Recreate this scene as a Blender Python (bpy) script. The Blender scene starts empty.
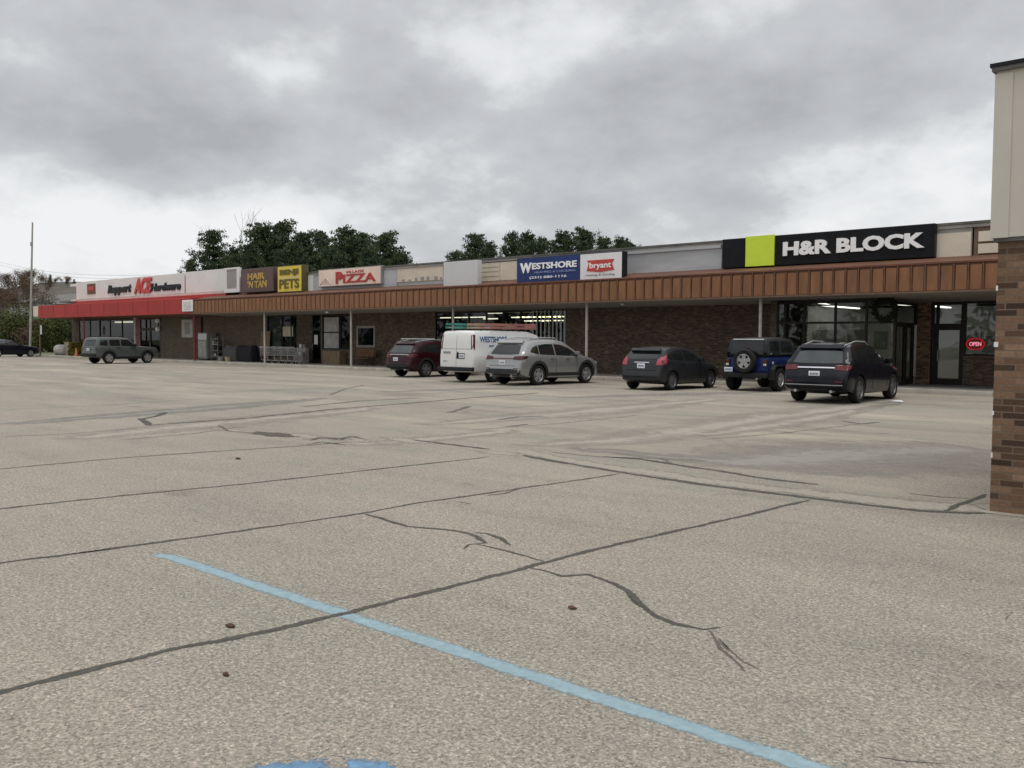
import bpy, bmesh, math, random
from mathutils import Vector, Matrix
from mathutils.bvhtree import BVHTree
random.seed(7)
R = math.radians
S = bpy.context.scene
COL = S.collection
# ------------------------------------------------------------------ camera
FPX, ROLL, EYE = 900.0, .006, 1.7
def _basis():
    dx = -Vector((-502 - 512, 334 - 384, FPX)).normalized()
    h = Vector((1, ROLL, 0))
    n = h.cross(dx).normalized()
    if n.y > 0: n = -n
    dy = n.cross(dx)
    if dy.z < 0: dy = -dy
    return dx, dy, n
_DX, _DY, _UP = _basis()
def ray(px, py):
    v = Vector((px - 512, py - 384, FPX))
    return Vector((v.dot(_DX), v.dot(_DY), v.dot(_UP)))
def at(px, py, Y):
    d = ray(px, py); t = Y / d.y
    return Vector((0, 0, EYE)) + d * t
def gr(px, py, z=0.0):
    d = ray(px, py); t = (z - EYE) / d.z
    return Vector((0, 0, EYE)) + d * t
def X(px, Y=34.5, py=340): return at(px, py, Y).x
def Z(px, py, Y=34.5): return at(px, py, Y).z
cam = bpy.data.cameras.new('camera'); co = bpy.data.objects.new('camera', cam); COL.objects.link(co)
right = Vector((_DX.x, _DY.x, _UP.x)); down = Vector((_DX.y, _DY.y, _UP.y)); fwd = Vector((_DX.z, _DY.z, _UP.z))
M = Matrix((right, -down, -fwd)).transposed().to_4x4(); M.translation = (0, 0, EYE)
co.matrix_world = M
cam.sensor_width = 36; cam.lens = FPX * 36 / 1024; cam.clip_start = .05; cam.clip_end = 3000
S.camera = co

# ------------------------------------------------------------------ materials
def nmat(name):
    m = bpy.data.materials.new(name); m.use_nodes = True
    nt = m.node_tree; b = nt.nodes['Principled BSDF']
    return m, nt, b
def N(nt, t, **kw):
    n = nt.nodes.new(t)
    for k, v in kw.items():
        if hasattr(n, k): setattr(n, k, v)
        else: n.inputs[k].default_value = v
    return n
def L(nt, a, b): nt.links.new(a, b)
def ramp(nt, src, stops, interp='LINEAR'):
    r = nt.nodes.new('ShaderNodeValToRGB'); r.color_ramp.interpolation = interp
    els = r.color_ramp.elements
    while len(els) > len(stops): els.remove(els[-1])
    while len(els) < len(stops): els.new(.5)
    for e, (p, c) in zip(els, stops):
        e.position = p; e.color = (c if isinstance(c, tuple) else (c, c, c)) + ((1,) if not isinstance(c, tuple) or len(c) == 3 else ())
    L(nt, src, r.inputs[0]); return r
def mix(nt, fac, a, b, mode='MIX'):
    m = nt.nodes.new('ShaderNodeMix'); m.data_type = 'RGBA'; m.blend_type = mode
    if hasattr(fac, 'links'): L(nt, fac, m.inputs[0])
    else: m.inputs[0].default_value = fac
    for s, i in ((a, 6), (b, 7)):
        if hasattr(s, 'links'): L(nt, s, m.inputs[i])
        else: m.inputs[i].default_value = tuple(s) + ((1,) if len(s) == 3 else ())
    return m.outputs[2]
def pos(nt, scale=(1, 1, 1), obj=False):
    if obj: o = N(nt, 'ShaderNodeTexCoord').outputs['Object']
    else: o = N(nt, 'ShaderNodeNewGeometry').outputs['Position']
    mp = N(nt, 'ShaderNodeMapping'); mp.inputs['Scale'].default_value = scale
    L(nt, o, mp.inputs[0]); return mp.outputs[0]
def noise(nt, vec, scale, detail=4, rough=.55):
    n = N(nt, 'ShaderNodeTexNoise'); n.inputs['Scale'].default_value = scale
    n.inputs['Detail'].default_value = detail; n.inputs['Roughness'].default_value = rough
    L(nt, vec, n.inputs['Vector']); return n.outputs[0]
def bump(nt, b, h, strength=.2, dist=.01):
    n = N(nt, 'ShaderNodeBump'); n.inputs['Strength'].default_value = strength; n.inputs['Distance'].default_value = dist
    L(nt, h, n.inputs['Height']); L(nt, n.outputs[0], b.inputs['Normal'])
def plain(name, c, rough=.6, metal=0, var=.18, scale=3, coat=0, stretch=(1, 1, 1), bmp=0, obj=True):
    """base colour with a little wear and unevenness of its own"""
    m, nt, b = nmat(name)
    v = pos(nt, stretch, obj)
    n = noise(nt, v, scale, 5, .6)
    lo = tuple(max(0, x * (1 - var)) for x in c); hi = tuple(min(1, x * (1 + var)) for x in c)
    r = ramp(nt, n, [(.3, lo), (.7, hi)])
    L(nt, r.outputs[0], b.inputs['Base Color'])
    b.inputs['Roughness'].default_value = rough; b.inputs['Metallic'].default_value = metal
    b.inputs['Coat Weight'].default_value = coat; b.inputs['Coat Roughness'].default_value = .08
    if max(c) < .05 and rough > .3: b.inputs['Specular IOR Level'].default_value = .2
    if bmp: bump(nt, b, noise(nt, v, scale * 8, 3), bmp)
    return m
def emit(name, c, s):
    m, nt, b = nmat(name); b.inputs['Base Color'].default_value = (*c, 1)
    b.inputs['Emission Color'].default_value = (*c, 1); b.inputs['Emission Strength'].default_value = s
    return m
def glass(name, tint=(.8, .85, .85), refl=1.5):
    m = bpy.data.materials.new(name); m.use_nodes = True; nt = m.node_tree; nt.nodes.clear()
    o = N(nt, 'ShaderNodeOutputMaterial'); t = N(nt, 'ShaderNodeBsdfTransparent'); t.inputs[0].default_value = (*tint, 1)
    g = N(nt, 'ShaderNodeBsdfGlossy'); g.inputs['Roughness'].default_value = .02
    f = N(nt, 'ShaderNodeFresnel'); f.inputs['IOR'].default_value = refl
    v = pos(nt, (1, 1, 1)); bp = N(nt, 'ShaderNodeBump'); bp.inputs['Strength'].default_value = .03; bp.inputs['Distance'].default_value = .05
    L(nt, noise(nt, v, .9, 1), bp.inputs['Height']); L(nt, bp.outputs[0], g.inputs['Normal'])
    mx = N(nt, 'ShaderNodeMixShader'); L(nt, f.outputs[0], mx.inputs[0]); L(nt, t.outputs[0], mx.inputs[1]); L(nt, g.outputs[0], mx.inputs[2])
    L(nt, mx.outputs[0], o.inputs[0]); return m
def brick(name, stops, mortar, bw=.205, bh=.0677, ms=.009, rough=.9, pale=0, bmp=.5):
    m, nt, b = nmat(name)
    p = N(nt, 'ShaderNodeNewGeometry').outputs['Position']
    sx = N(nt, 'ShaderNodeSeparateXYZ'); L(nt, p, sx.inputs[0])
    ad = N(nt, 'ShaderNodeMath', operation='ADD'); L(nt, sx.outputs[0], ad.inputs[0]); L(nt, sx.outputs[1], ad.inputs[1])
    cb = N(nt, 'ShaderNodeCombineXYZ'); L(nt, ad.outputs[0], cb.inputs[0]); L(nt, sx.outputs[2], cb.inputs[1])
    t = N(nt, 'ShaderNodeTexBrick'); L(nt, cb.outputs[0], t.inputs['Vector'])
    t.inputs['Scale'].default_value = 1; t.inputs['Brick Width'].default_value = bw; t.inputs['Row Height'].default_value = bh
    t.inputs['Mortar Size'].default_value = ms; t.inputs['Mortar Smooth'].default_value = .2
    t.inputs['Color1'].default_value = (0, 0, 0, 1); t.inputs['Color2'].default_value = (1, 1, 1, 1); t.inputs['Mortar'].default_value = (.5, .5, .5, 1)
    r = ramp(nt, t.outputs[0], stops)
    nz = noise(nt, p, 35, 4); c = mix(nt, .35, r.outputs[0], ramp(nt, nz, [(.3, .25), (.7, .75)]).outputs[0], 'OVERLAY')
    if pale:
        pn = noise(nt, cb.outputs[0], 3.1, 3); pr = ramp(nt, pn, [(.60, 0.), (.72, 1.)])
        c = mix(nt, pr.outputs[0], c, pale)
    c = mix(nt, t.outputs['Fac'], c, mortar)
    big = noise(nt, p, .8, 3); c = mix(nt, .3, c, ramp(nt, big, [(.3, .35), (.7, .65)]).outputs[0], 'OVERLAY')
    L(nt, c, b.inputs['Base Color']); b.inputs['Roughness'].default_value = rough
    inv = N(nt, 'ShaderNodeMath', operation='SUBTRACT'); inv.inputs[0].default_value = 1; L(nt, t.outputs['Fac'], inv.inputs[1])
    h = N(nt, 'ShaderNodeMath', operation='MULTIPLY_ADD'); L(nt, nz, h.inputs[0]); h.inputs[1].default_value = .4; L(nt, inv.outputs[0], h.inputs[2])
    bump(nt, b, h.outputs[0], bmp, .012)
    return m
def foliage(name, a, b_, c, rough=.75):
    m, nt, b = nmat(name)
    v = pos(nt)
    n = noise(nt, v, .9, 3); r = ramp(nt, n, [(.3, a), (.5, b_), (.72, c)])
    n2 = noise(nt, v, 9, 2); cc = mix(nt, .35, r.outputs[0], ramp(nt, n2, [(.3, .3), (.7, .7)]).outputs[0], 'OVERLAY')
    L(nt, cc, b.inputs['Base Color']); b.inputs['Roughness'].default_value = rough
    b.inputs['Specular IOR Level'].default_value = .25
    return m
def asphalt():
    m, nt, b = nmat('weathered_asphalt'); v = pos(nt)
    fine = noise(nt, v, 42, 4, .75)
    r = ramp(nt, fine, [(.28, (.105, .096, .081)), (.42, (.230, .210, .188)), (.55, (.302, .278, .250)), (.72, (.49, .46, .415))])
    vo = N(nt, 'ShaderNodeTexVoronoi'); vo.inputs['Scale'].default_value = 95; L(nt, v, vo.inputs['Vector'])
    sv = N(nt, 'ShaderNodeSeparateColor'); L(nt, vo.outputs['Color'], sv.inputs[0])
    sp = ramp(nt, sv.outputs[0], [(.0, (.22, .22, .21)), (.3, (.42, .44, .42)), (.6, (.53, .50, .47)), (.85, (.60, .60, .55)), (1., (.82, .79, .74))])
    c = mix(nt, .7, r.outputs[0], sp.outputs[0], 'OVERLAY')
    vo2 = N(nt, 'ShaderNodeTexVoronoi'); vo2.inputs['Scale'].default_value = 30; L(nt, v, vo2.inputs['Vector'])
    lt = N(nt, 'ShaderNodeMath', operation='LESS_THAN'); L(nt, vo2.outputs['Distance'], lt.inputs[0]); lt.inputs[1].default_value = .13
    sv2 = N(nt, 'ShaderNodeSeparateColor'); L(nt, vo2.outputs['Color'], sv2.inputs[0])
    cs = ramp(nt, sv2.outputs[0], [(.0, (.06, .055, .05)), (.3, (.15, .135, .115)), (.5, (.27, .235, .20)), (.8, (.40, .36, .30)), (1., (.62, .58, .50))])
    c = mix(nt, lt.outputs[0], c, cs.outputs[0])
    # broad wear: pinkish, greenish and greyer areas
    b1 = noise(nt, pos(nt, (.5, 1.0, 1)), .45, 5, .6)
    c = mix(nt, .6, c, ramp(nt, b1, [(.30, (.41, .435, .41)), (.45, (.47, .48, .45)), (.55, (.53, .505, .485)), (.70, (.575, .54, .51))]).outputs[0], 'OVERLAY')
    b3 = noise(nt, pos(nt, (.25, 1.0, 1)), 1.1, 6, .7)
    c = mix(nt, .45, c, ramp(nt, b3, [(.28, .30), (.45, .48), (.6, .52), (.75, .68)]).outputs[0], 'OVERLAY')
    b5 = noise(nt, v, 6.5, 5, .7)
    c = mix(nt, .4, c, ramp(nt, b5, [(.28, .34), (.45, .49), (.6, .52), (.74, .64)]).outputs[0], 'OVERLAY')
    # darker oily stains and paler sandy streaks between the gutter and the shops
    sx = N(nt, 'ShaderNodeSeparateXYZ'); L(nt, v, sx.inputs[0])
    def zone(y0, y1, lo, hi):
        mr = N(nt, 'ShaderNodeMapRange'); L(nt, sx.outputs[1], mr.inputs[0]); mr.inputs[1].default_value = y0; mr.inputs[2].default_value = y1; mr.inputs[3].default_value = lo; mr.inputs[4].default_value = hi; return mr.outputs[0]
    def mulf(a, b_):
        q = N(nt, 'ShaderNodeMath', operation='MULTIPLY'); L(nt, a, q.inputs[0]); L(nt, b_, q.inputs[1]); return q.outputs[0]
    b2 = noise(nt, pos(nt, (.16, .8, 1)), .55, 6, .68)
    c = mix(nt, mulf(ramp(nt, b2, [(.50, 0.), (.64, 1.)]).outputs[0], zone(7, 14, .06, .62)), c, (.40, .355, .28))
    b4 = noise(nt, pos(nt, (.22, .9, 3)), .8, 6, .7)
    c = mix(nt, mulf(ramp(nt, b4, [(.52, 0.), (.68, 1.)]).outputs[0], zone(6, 14, .10, .55)), c, (.15, .137, .115))
    oil = noise(nt, pos(nt, (1, 1, 9)), .9, 3); c = mix(nt, mulf(ramp(nt, oil, [(.66, 0.), (.74, 1.)]).outputs[0], zone(0, 24, .25, .7)), c, (.095, .088, .078))
    L(nt, c, b.inputs['Base Color']); b.inputs['Roughness'].default_value = .95; b.inputs['Specular IOR Level'].default_value = .2
    bump(nt, b, fine, .22, .006)
    return m
def ragged(nt, b, lo, hi, nscale=26, amp=1.3, broad=3.0):
    """lets the ground show through along the ragged edge of a coat laid on it (UV v runs -1..1 across)"""
    uv = N(nt, 'ShaderNodeUVMap'); sx = N(nt, 'ShaderNodeSeparateXYZ'); L(nt, uv.outputs[0], sx.inputs[0])
    ab = N(nt, 'ShaderNodeMath', operation='ABSOLUTE'); L(nt, sx.outputs[1], ab.inputs[0])
    v = pos(nt); n = noise(nt, v, nscale, 5, .7); n2 = noise(nt, v, broad, 3)
    a = N(nt, 'ShaderNodeMath', operation='MULTIPLY_ADD'); L(nt, n, a.inputs[0]); a.inputs[1].default_value = amp; L(nt, ab.outputs[0], a.inputs[2])
    c = N(nt, 'ShaderNodeMath', operation='MULTIPLY_ADD'); L(nt, n2, c.inputs[0]); c.inputs[1].default_value = amp * .7; L(nt, a.outputs[0], c.inputs[2])
    o = amp * .85
    L(nt, ramp(nt, scale01(nt, c.outputs[0], o), [(lo, 1.), (hi, 0.)]).outputs[0], b.inputs['Alpha'])
def scale01(nt, x, off):
    q = N(nt, 'ShaderNodeMath', operation='SUBTRACT'); L(nt, x, q.inputs[0]); q.inputs[1].default_value = off; return q.outputs[0]
def coat(name, c, lo, hi, var=.3, nscale=26, amp=1.3, broad=3., rough=.9):
    m, nt, b = nmat(name); v = pos(nt); n = noise(nt, v, 16, 5, .7)
    L(nt, ramp(nt, n, [(.3, tuple(x * (1 - var) for x in c)), (.7, tuple(x * (1 + var) for x in c))]).outputs[0], b.inputs['Base Color'])
    b.inputs['Roughness'].default_value = rough; b.inputs['Specular IOR Level'].default_value = .2
    ragged(nt, b, lo, hi, nscale, amp, broad); bump(nt, b, noise(nt, v, 42, 4, .75), .3, .006); return m
def worn(name, paint, lo=.40, hi=.58, under=(.30, .27, .24)):
    m, nt, b = nmat(name); v = pos(nt)
    n = noise(nt, v, 45, 4, .7); n2 = noise(nt, v, 3.5, 3)
    ad = N(nt, 'ShaderNodeMath', operation='MULTIPLY_ADD'); L(nt, n2, ad.inputs[0]); ad.inputs[1].default_value = .45; L(nt, n, ad.inputs[2])
    f = ramp(nt, ad.outputs[0], [(lo + .2, 0.), (hi + .2, 1.)])
    pv = ramp(nt, n, [(.3, tuple(x * .85 for x in paint)), (.7, tuple(min(1, x * 1.15) for x in paint))])
    L(nt, mix(nt, f.outputs[0], pv.outputs[0], under), b.inputs['Base Color']); b.inputs['Roughness'].default_value = .85
    bump(nt, b, n, .4, .006)
    return m
def paint(name, c, metal=.0, rough=.35):
    m, nt, b = nmat(name); v = pos(nt, (1, 1, 1), True)
    n = noise(nt, v, 2.2, 4)
    # road dust higher in the noise, thicker towards nothing in particular
    L(nt, mix(nt, ramp(nt, n, [(.45, 0.), (.85, .05)]).outputs[0], c, (.25, .23, .2)), b.inputs['Base Color'])
    b.inputs['Metallic'].default_value = metal; b.inputs['Roughness'].default_value = rough
    b.inputs['Coat Weight'].default_value = .55; b.inputs['Coat Roughness'].default_value = .04; b.inputs['Coat IOR'].default_value = 1.33; b.inputs['Specular IOR Level'].default_value = .12
    return m

m_asphalt = asphalt()
m_dirt = plain('rough_grass', (.10, .11, .05), .95, var=.5, scale=.4, obj=False)
m_conc = plain('old_concrete', (.36, .335, .29), .9, var=.25, scale=1.6, bmp=.3, obj=False)
m_gutter = coat('gutter_concrete', (.30, .272, .225), .50, .95, .25, 9, 1.3, 1.5)
m_kerb = plain('kerb_concrete', (.42, .39, .33), .9, var=.25, scale=1.2, bmp=.3, obj=False)
m_crack = coat('crack_tar', (.078, .073, .062), .40, .72)
m_crack2 = coat('worn_crack_tar', (.115, .105, .09), .32, .70)
m_patch = coat('tar_patch', (.085, .076, .062), .6, .9)
m_blue = coat('worn_light_blue_paint', (.245, .335, .37), .60, .98, .16, 38, 1.1, 5)
m_blue2 = coat('worn_blue_paint', (.135, .24, .36), .62, .9, .25, 34, 1.0, 6)
m_brick = brick('brown_shop_brick', [(0., (.038, .026, .018)), (.35, (.072, .046, .031)), (.7, (.108, .072, .047)), (1., (.15, .108, .074))], (.125, .102, .082), pale=(.23, .175, .125))
m_brick_pet = brick('tan_shop_brick', [(0., (.10, .075, .055)), (.5, (.14, .11, .08)), (1., (.18, .14, .10))], (.17, .14, .11))
m_brick_p = brick('mixed_brown_brick', [(0., (.036, .020, .013)), (.22, (.08, .044, .027)), (.40, (.135, .078, .047)), (.75, (.20, .118, .072)), (1., (.26, .165, .105))], (.165, .122, .085), bw=.215, bh=.0677, ms=.007)
m_awn = plain('brown_awning_metal', (.225, .101, .042), .65, var=.30, scale=2.2, obj=False, stretch=(1, 1, .25))
m_awnlite = plain('brown_awning_face', (.115, .048, .024), .65, var=.22, scale=.9, obj=False, stretch=(1, 1, .3))
m_batten = plain('dark_rust_batten', (.145, .062, .029), .6, var=.3, scale=4, obj=False)
m_redtrim = plain('red_brown_flashing', (.16, .055, .03), .5, var=.25, scale=1.5, obj=False)
m_red = plain('red_awning_metal', (.36, .026, .020), .65, var=.12, scale=.7, obj=False)
m_redpost = plain('red_post_paint', (.22, .035, .03), .5, var=.2, scale=3)
m_soffit = plain('grey_soffit', (.27, .25, .225), .8, var=.15, scale=.8, obj=False)
m_white = plain('white_fascia', (.74, .73, .71), .6, var=.06, scale=.8, obj=False)
m_pinkish = plain('faded_pink_flashing', (.62, .47, .44), .6, var=.15, scale=.8, obj=False)
m_greyp = plain('grey_parapet_metal', (.43, .44, .455), .5, var=.16, scale=.8, obj=False, stretch=(.6, 1, 3))
m_cream = plain('cream_panel', (.66, .58, .47), .7, var=.10, scale=1.2, obj=False)
m_creamw = plain('cream_siding', (.56, .525, .455), .6, var=.07, scale=.7, obj=False)
m_lgrey = plain('light_grey_panel', (.60, .60, .60), .5, var=.05, scale=1, obj=False)
m_cop = plain('dark_metal_coping', (.11, .105, .095), .5, var=.3, scale=1.5, obj=False)
m_copg = plain('grey_coping', (.32, .31, .29), .5, var=.2, scale=1.5, obj=False)
m_brownframe = plain('brown_board_frame', (.16, .10, .065), .7, var=.2)
m_post = plain('white_post_paint', (.46, .43, .38), .6, var=.15, scale=4)
m_black = plain('black_metal', (.013, .013, .014), .4, var=.3)
m_dark = plain('dark_frame', (.02, .017, .014), .45, var=.3)
m_alu = plain('dull_aluminium', (.40, .41, .41), .4, .3, var=.1)
m_sblk = plain('black_sign_face', (.008, .009, .011), .6, var=.3, obj=False)
m_lime = plain('lime_sign_face', (.62, .80, .045), .4, var=.04, obj=False)
m_letter = plain('white_lettering', (.90, .90, .90), .5, var=.03)
m_navy = plain('navy_sign_face', (.011, .032, .15), .6, var=.2, scale=1.5, obj=False)
m_signw = plain('white_sign_face', (.78, .77, .77), .4, var=.03, obj=False)
m_signred = plain('red_sign_ink', (.52, .055, .045), .5, var=.12)
m_pizred = plain('dark_red_sign_ink', (.42, .035, .03), .5, var=.12)
m_softink = plain('pale_blue_sign_ink', (.30, .38, .60), .5, var=.1)
m_greyink = plain('grey_sign_ink', (.30, .27, .27), .5, var=.2)
m_pizface = plain('cream_pink_sign_face', (.80, .64, .53), .5, var=.08, scale=.9, obj=False)
m_brsign = plain('brown_sign_face', (.11, .062, .06), .5, var=.15, obj=False)
m_yel = plain('yellow_sign_face', (.72, .56, .06), .45, var=.08, obj=False)
m_ochre = plain('ochre_sign_ink', (.46, .30, .06), .5, var=.1)
m_olive = plain('dark_olive_sign_ink', (.13, .10, .012), .5, var=.2)
m_roof = plain('grey_flat_roof', (.2, .2, .2), .9)
m_glass = glass('shop_glass', (.66, .72, .70), 1.7)
m_glassr = glass('reflective_shop_glass', (.62, .68, .66), 2.1)
m_glassd = glass('dark_shop_glass', (.35, .38, .36), 1.38)
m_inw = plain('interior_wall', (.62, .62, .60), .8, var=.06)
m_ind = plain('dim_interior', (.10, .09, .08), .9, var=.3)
m_tube = emit('lit_tube', (1, .96, .86), 2.6)
m_tube2 = emit('dim_lit_tube', (1, .93, .72), 1.6)
m_neon = emit('red_neon', (.8, .02, .04), .32)
m_rubber = plain('tyre_rubber', (.018, .018, .018), .85, var=.2)
m_well = plain('wheel_well', (.008, .008, .008), .95)
m_rim = plain('alloy_rim', (.42, .42, .43), .35, .7, var=.1)
m_rimd = plain('dark_alloy_rim', (.16, .16, .17), .35, .6, var=.1)
m_cglass = plain('tinted_car_glass', (.012, .014, .015), .06, var=.2)
m_cglass2 = plain('lighter_car_glass', (.05, .058, .06), .05, var=.2)
m_plast = plain('black_plastic', (.022, .022, .024), .6, var=.2)
m_gplast = plain('grey_plastic', (.035, .035, .038), .6, var=.2)
m_lampr = plain('red_lamp_lens', (.10, .006, .010), .15, var=.15)
m_lamprp = plain('pink_red_lamp_lens', (.34, .05, .07), .15, var=.2)
m_lampw = plain('clear_lamp_lens', (.55, .55, .55), .12, var=.1)
m_plate = plain('licence_plate', (.72, .75, .78), .4, var=.08)
m_chrome = plain('chrome', (.70, .70, .72), .12, 1., var=.05)
m_platei = plain('plate_ink', (.04, .07, .2), .5)
m_trunk = plain('bark', (.085, .062, .045), .95, var=.3, obj=False)
m_trunkg = plain('grey_bark', (.15, .135, .125), .95, var=.3, obj=False)
m_pine = foliage('pine_needles', (.020, .034, .016), (.046, .068, .029), (.085, .108, .046))
m_bush = foliage('shrub_leaves', (.028, .036, .010), (.060, .072, .020), (.12, .115, .036))
m_bushy = foliage('yellowing_leaves', (.10, .09, .02), (.17, .14, .03), (.24, .19, .05))
m_autumn = foliage('brown_autumn_leaves', (.06, .042, .028), (.10, .066, .042), (.15, .10, .062))
m_wood = plain('raw_wood', (.24, .17, .11), .8, var=.2, stretch=(6, 6, .6))
m_hill = plain('wooded_hill', (.07, .058, .042), .95, var=.5, scale=.12, obj=False)
m_vend = plain('grey_green_metal', (.26, .27, .235), .55, var=.1)
m_steel = plain('steel_wire', (.42, .42, .43), .35, .6, var=.1)
m_tarp = plain('dark_cloth', (.025, .025, .032), .8, var=.35, scale=6)
m_teal = plain('teal_plastic', (.05, .20, .17), .5, var=.2)
m_tanbox = plain('tan_cardboard', (.36, .25, .15), .8, var=.15)
m_pinkbox = plain('faded_red_plastic', (.38, .16, .14), .6, var=.2)
m_paper = plain('paper', (.75, .75, .73), .8, var=.05)
m_leaf = plain('dead_leaf', (.07, .032, .02), .8, var=.3)
m_green = plain('green_sign', (.03, .14, .06), .5)
m_tan = plain('tan_paint', (.42, .36, .24), .7, var=.15)
m_orange = plain('orange_plastic', (.55, .16, .06), .5)

# ------------------------------------------------------------------ mesh collector
class MB:
    def __init__(s): s.v = []; s.f = []; s.mi = []; s.cur = 0
    def mat(s, i): s.cur = i; return s
    def add(s, vs, fs):
        k = len(s.v); s.v += [tuple(v) for v in vs]; s.f += [tuple(i + k for i in f) for f in fs]; s.mi += [s.cur] * len(fs); return s
    def box(s, x0, x1, y0, y1, z0, z1):
        x0, x1 = min(x0, x1), max(x0, x1); y0, y1 = min(y0, y1), max(y0, y1); z0, z1 = min(z0, z1), max(z0, z1)
        return s.add([(x0, y0, z0), (x1, y0, z0), (x1, y1, z0), (x0, y1, z0), (x0, y0, z1), (x1, y0, z1), (x1, y1, z1), (x0, y1, z1)],
                     [(0, 3, 2, 1), (4, 5, 6, 7), (0, 1, 5, 4), (1, 2, 6, 5), (2, 3, 7, 6), (3, 0, 4, 7)])
    def bbox(s, x0, x1, y0, y1, z0, z1, b=.01):
        bm = bmesh.new(); bmesh.ops.create_cube(bm, size=1)
        for v in bm.verts: v.co = ((x0 + x1) / 2 + v.co.x * abs(x1 - x0), (y0 + y1) / 2 + v.co.y * abs(y1 - y0), (z0 + z1) / 2 + v.co.z * abs(z1 - z0))
        bmesh.ops.bevel(bm, geom=bm.edges[:], offset=b, segments=2, affect='EDGES', profile=.6)
        s.bm(bm); return s
    def bm(s, bm):
        bm.verts.index_update(); s.add([v.co[:] for v in bm.verts], [[v.index for v in f.verts] for f in bm.faces]); bm.free()
    def tube(s, pts, r, n=8, cap=True):
        pts = [Vector(p) for p in pts]; rs = r if isinstance(r, (list, tuple)) else [r] * len(pts)
        rings = []; ref = None
        for i, p in enumerate(pts):
            d = (pts[min(i + 1, len(pts) - 1)] - pts[max(i - 1, 0)]).normalized()
            if ref is None or abs(ref.dot(d)) > .98: ref = Vector((0, 0, 1)) if abs(d.z) < .9 else Vector((1, 0, 0))
            a = d.cross(ref).normalized(); b = a.cross(d)
            rings.append([p + (a * math.cos(2 * math.pi * k / n) + b * math.sin(2 * math.pi * k / n)) * rs[i] for k in range(n)])
        vs = [v for rg in rings for v in rg]; fs = []
        for i in range(len(pts) - 1):
            for k in range(n): fs.append((i * n + k, i * n + (k + 1) % n, (i + 1) * n + (k + 1) % n, (i + 1) * n + k))
        if cap: fs.append(tuple(range(n - 1, -1, -1))); fs.append(tuple((len(pts) - 1) * n + k for k in range(n)))
        return s.add(vs, fs)
    def prism(s, prof, x0, x1):
        """profile in (y,z) swept along x"""
        n = len(prof)
        return s.add([(x0, y, z) for y, z in prof] + [(x1, y, z) for y, z in prof],
                     [tuple(range(n)), tuple(range(2 * n - 1, n - 1, -1))] + [(i, i + n, (i + 1) % n + n, (i + 1) % n) for i in range(n)])
    def flat(s, poly, z, th=0):
        n = len(poly); s.add([(p[0], p[1], z) for p in poly], [tuple(range(n))]); return s
    def lathe(s, prof, axis='y', n=28, c=(0, 0, 0)):
        """profile (radius, along axis)"""
        vs = []; m = len(prof)
        for k in range(n):
            a = 2 * math.pi * k / n
            for r, h in prof:
                q = (r * math.cos(a), h, r * math.sin(a)) if axis == 'y' else ((h, r * math.cos(a), r * math.sin(a)) if axis == 'x' else (r * math.cos(a), r * math.sin(a), h))
                vs.append((q[0] + c[0], q[1] + c[1], q[2] + c[2]))
        fs = [(k * m + j, ((k + 1) % n) * m + j, ((k + 1) % n) * m + j + 1, k * m + j + 1) for k in range(n) for j in range(m - 1)]
        return s.add(vs, fs)
    def build(s, name, mats, parent=None, smooth=False, angle=35, fix=True):
        me = bpy.data.meshes.new(name); me.from_pydata(s.v, [], s.f)
        for m in (mats if isinstance(mats, (list, tuple)) else [mats]): me.materials.append(m)
        if any(s.mi): me.polygons.foreach_set('material_index', s.mi)
        if fix:
            bm = bmesh.new(); bm.from_mesh(me); bmesh.ops.recalc_face_normals(bm, faces=bm.faces); bm.to_mesh(me); bm.free()
        if smooth:
            me.polygons.foreach_set('use_smooth', [True] * len(me.polygons)); me.set_sharp_from_angle(angle=R(angle))
        me.update(); o = bpy.data.objects.new(name, me); COL.objects.link(o)
        if parent: o.parent = parent
        return o
def tag(o, label=None, cat=None, group=None, kind=None):
    if label: o['label'] = label
    if cat: o['category'] = cat
    if group: o['group'] = group
    if kind: o['kind'] = kind
    return o
def thing(name, label, cat, loc=(0, 0, 0), rz=0, group=None):
    o = bpy.data.objects.new(name, None); COL.objects.link(o); o.location = loc; o.rotation_euler = (0, 0, rz)
    o.empty_display_size = .2
    return tag(o, label, cat, group)
def text_mesh(body, bold=.0, shear=0., ext=.02, spacing=1.0):
    cu = bpy.data.curves.new('t', 'FONT'); cu.body = body; cu.size = 1; cu.offset = bold; cu.extrude = ext; cu.shear = shear; cu.space_character = spacing; cu.resolution_u = 3
    o = bpy.data.objects.new('t', cu); COL.objects.link(o)
    dg = bpy.context.evaluated_depsgraph_get(); me = bpy.data.meshes.new_from_object(o.evaluated_get(dg))
    bpy.data.objects.remove(o); bpy.data.curves.remove(cu); return me
def lettering(name, body, x0, x1, z0, z1, y, m, parent, bold=.02, shear=0, depth=.03, spacing=1.0, rot=None):
    """letters filling the rectangle x0..x1, z0..z1 on the plane y, facing -y; z0/z1 may be (left,right)"""
    me = text_mesh(body, bold, shear, .02, spacing)
    xs = [v.co.x for v in me.vertices]; ys = [v.co.y for v in me.vertices]; zs = [v.co.z for v in me.vertices]
    ax, bx, ay, by, az, bz = min(xs), max(xs), min(ys), max(ys), min(zs), max(zs)
    for v in me.vertices:
        u = (v.co.x - ax) / (bx - ax); w = (v.co.y - ay) / (by - ay); d = (v.co.z - az) / max(1e-6, bz - az)
        v.co = (x0 + u * (x1 - x0), y - d * depth, z0 + w * (z1 - z0))
    me.materials.clear(); me.materials.append(m)
    o = bpy.data.objects.new(name, me); COL.objects.link(o)
    if parent: o.parent = parent
    return o

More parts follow.
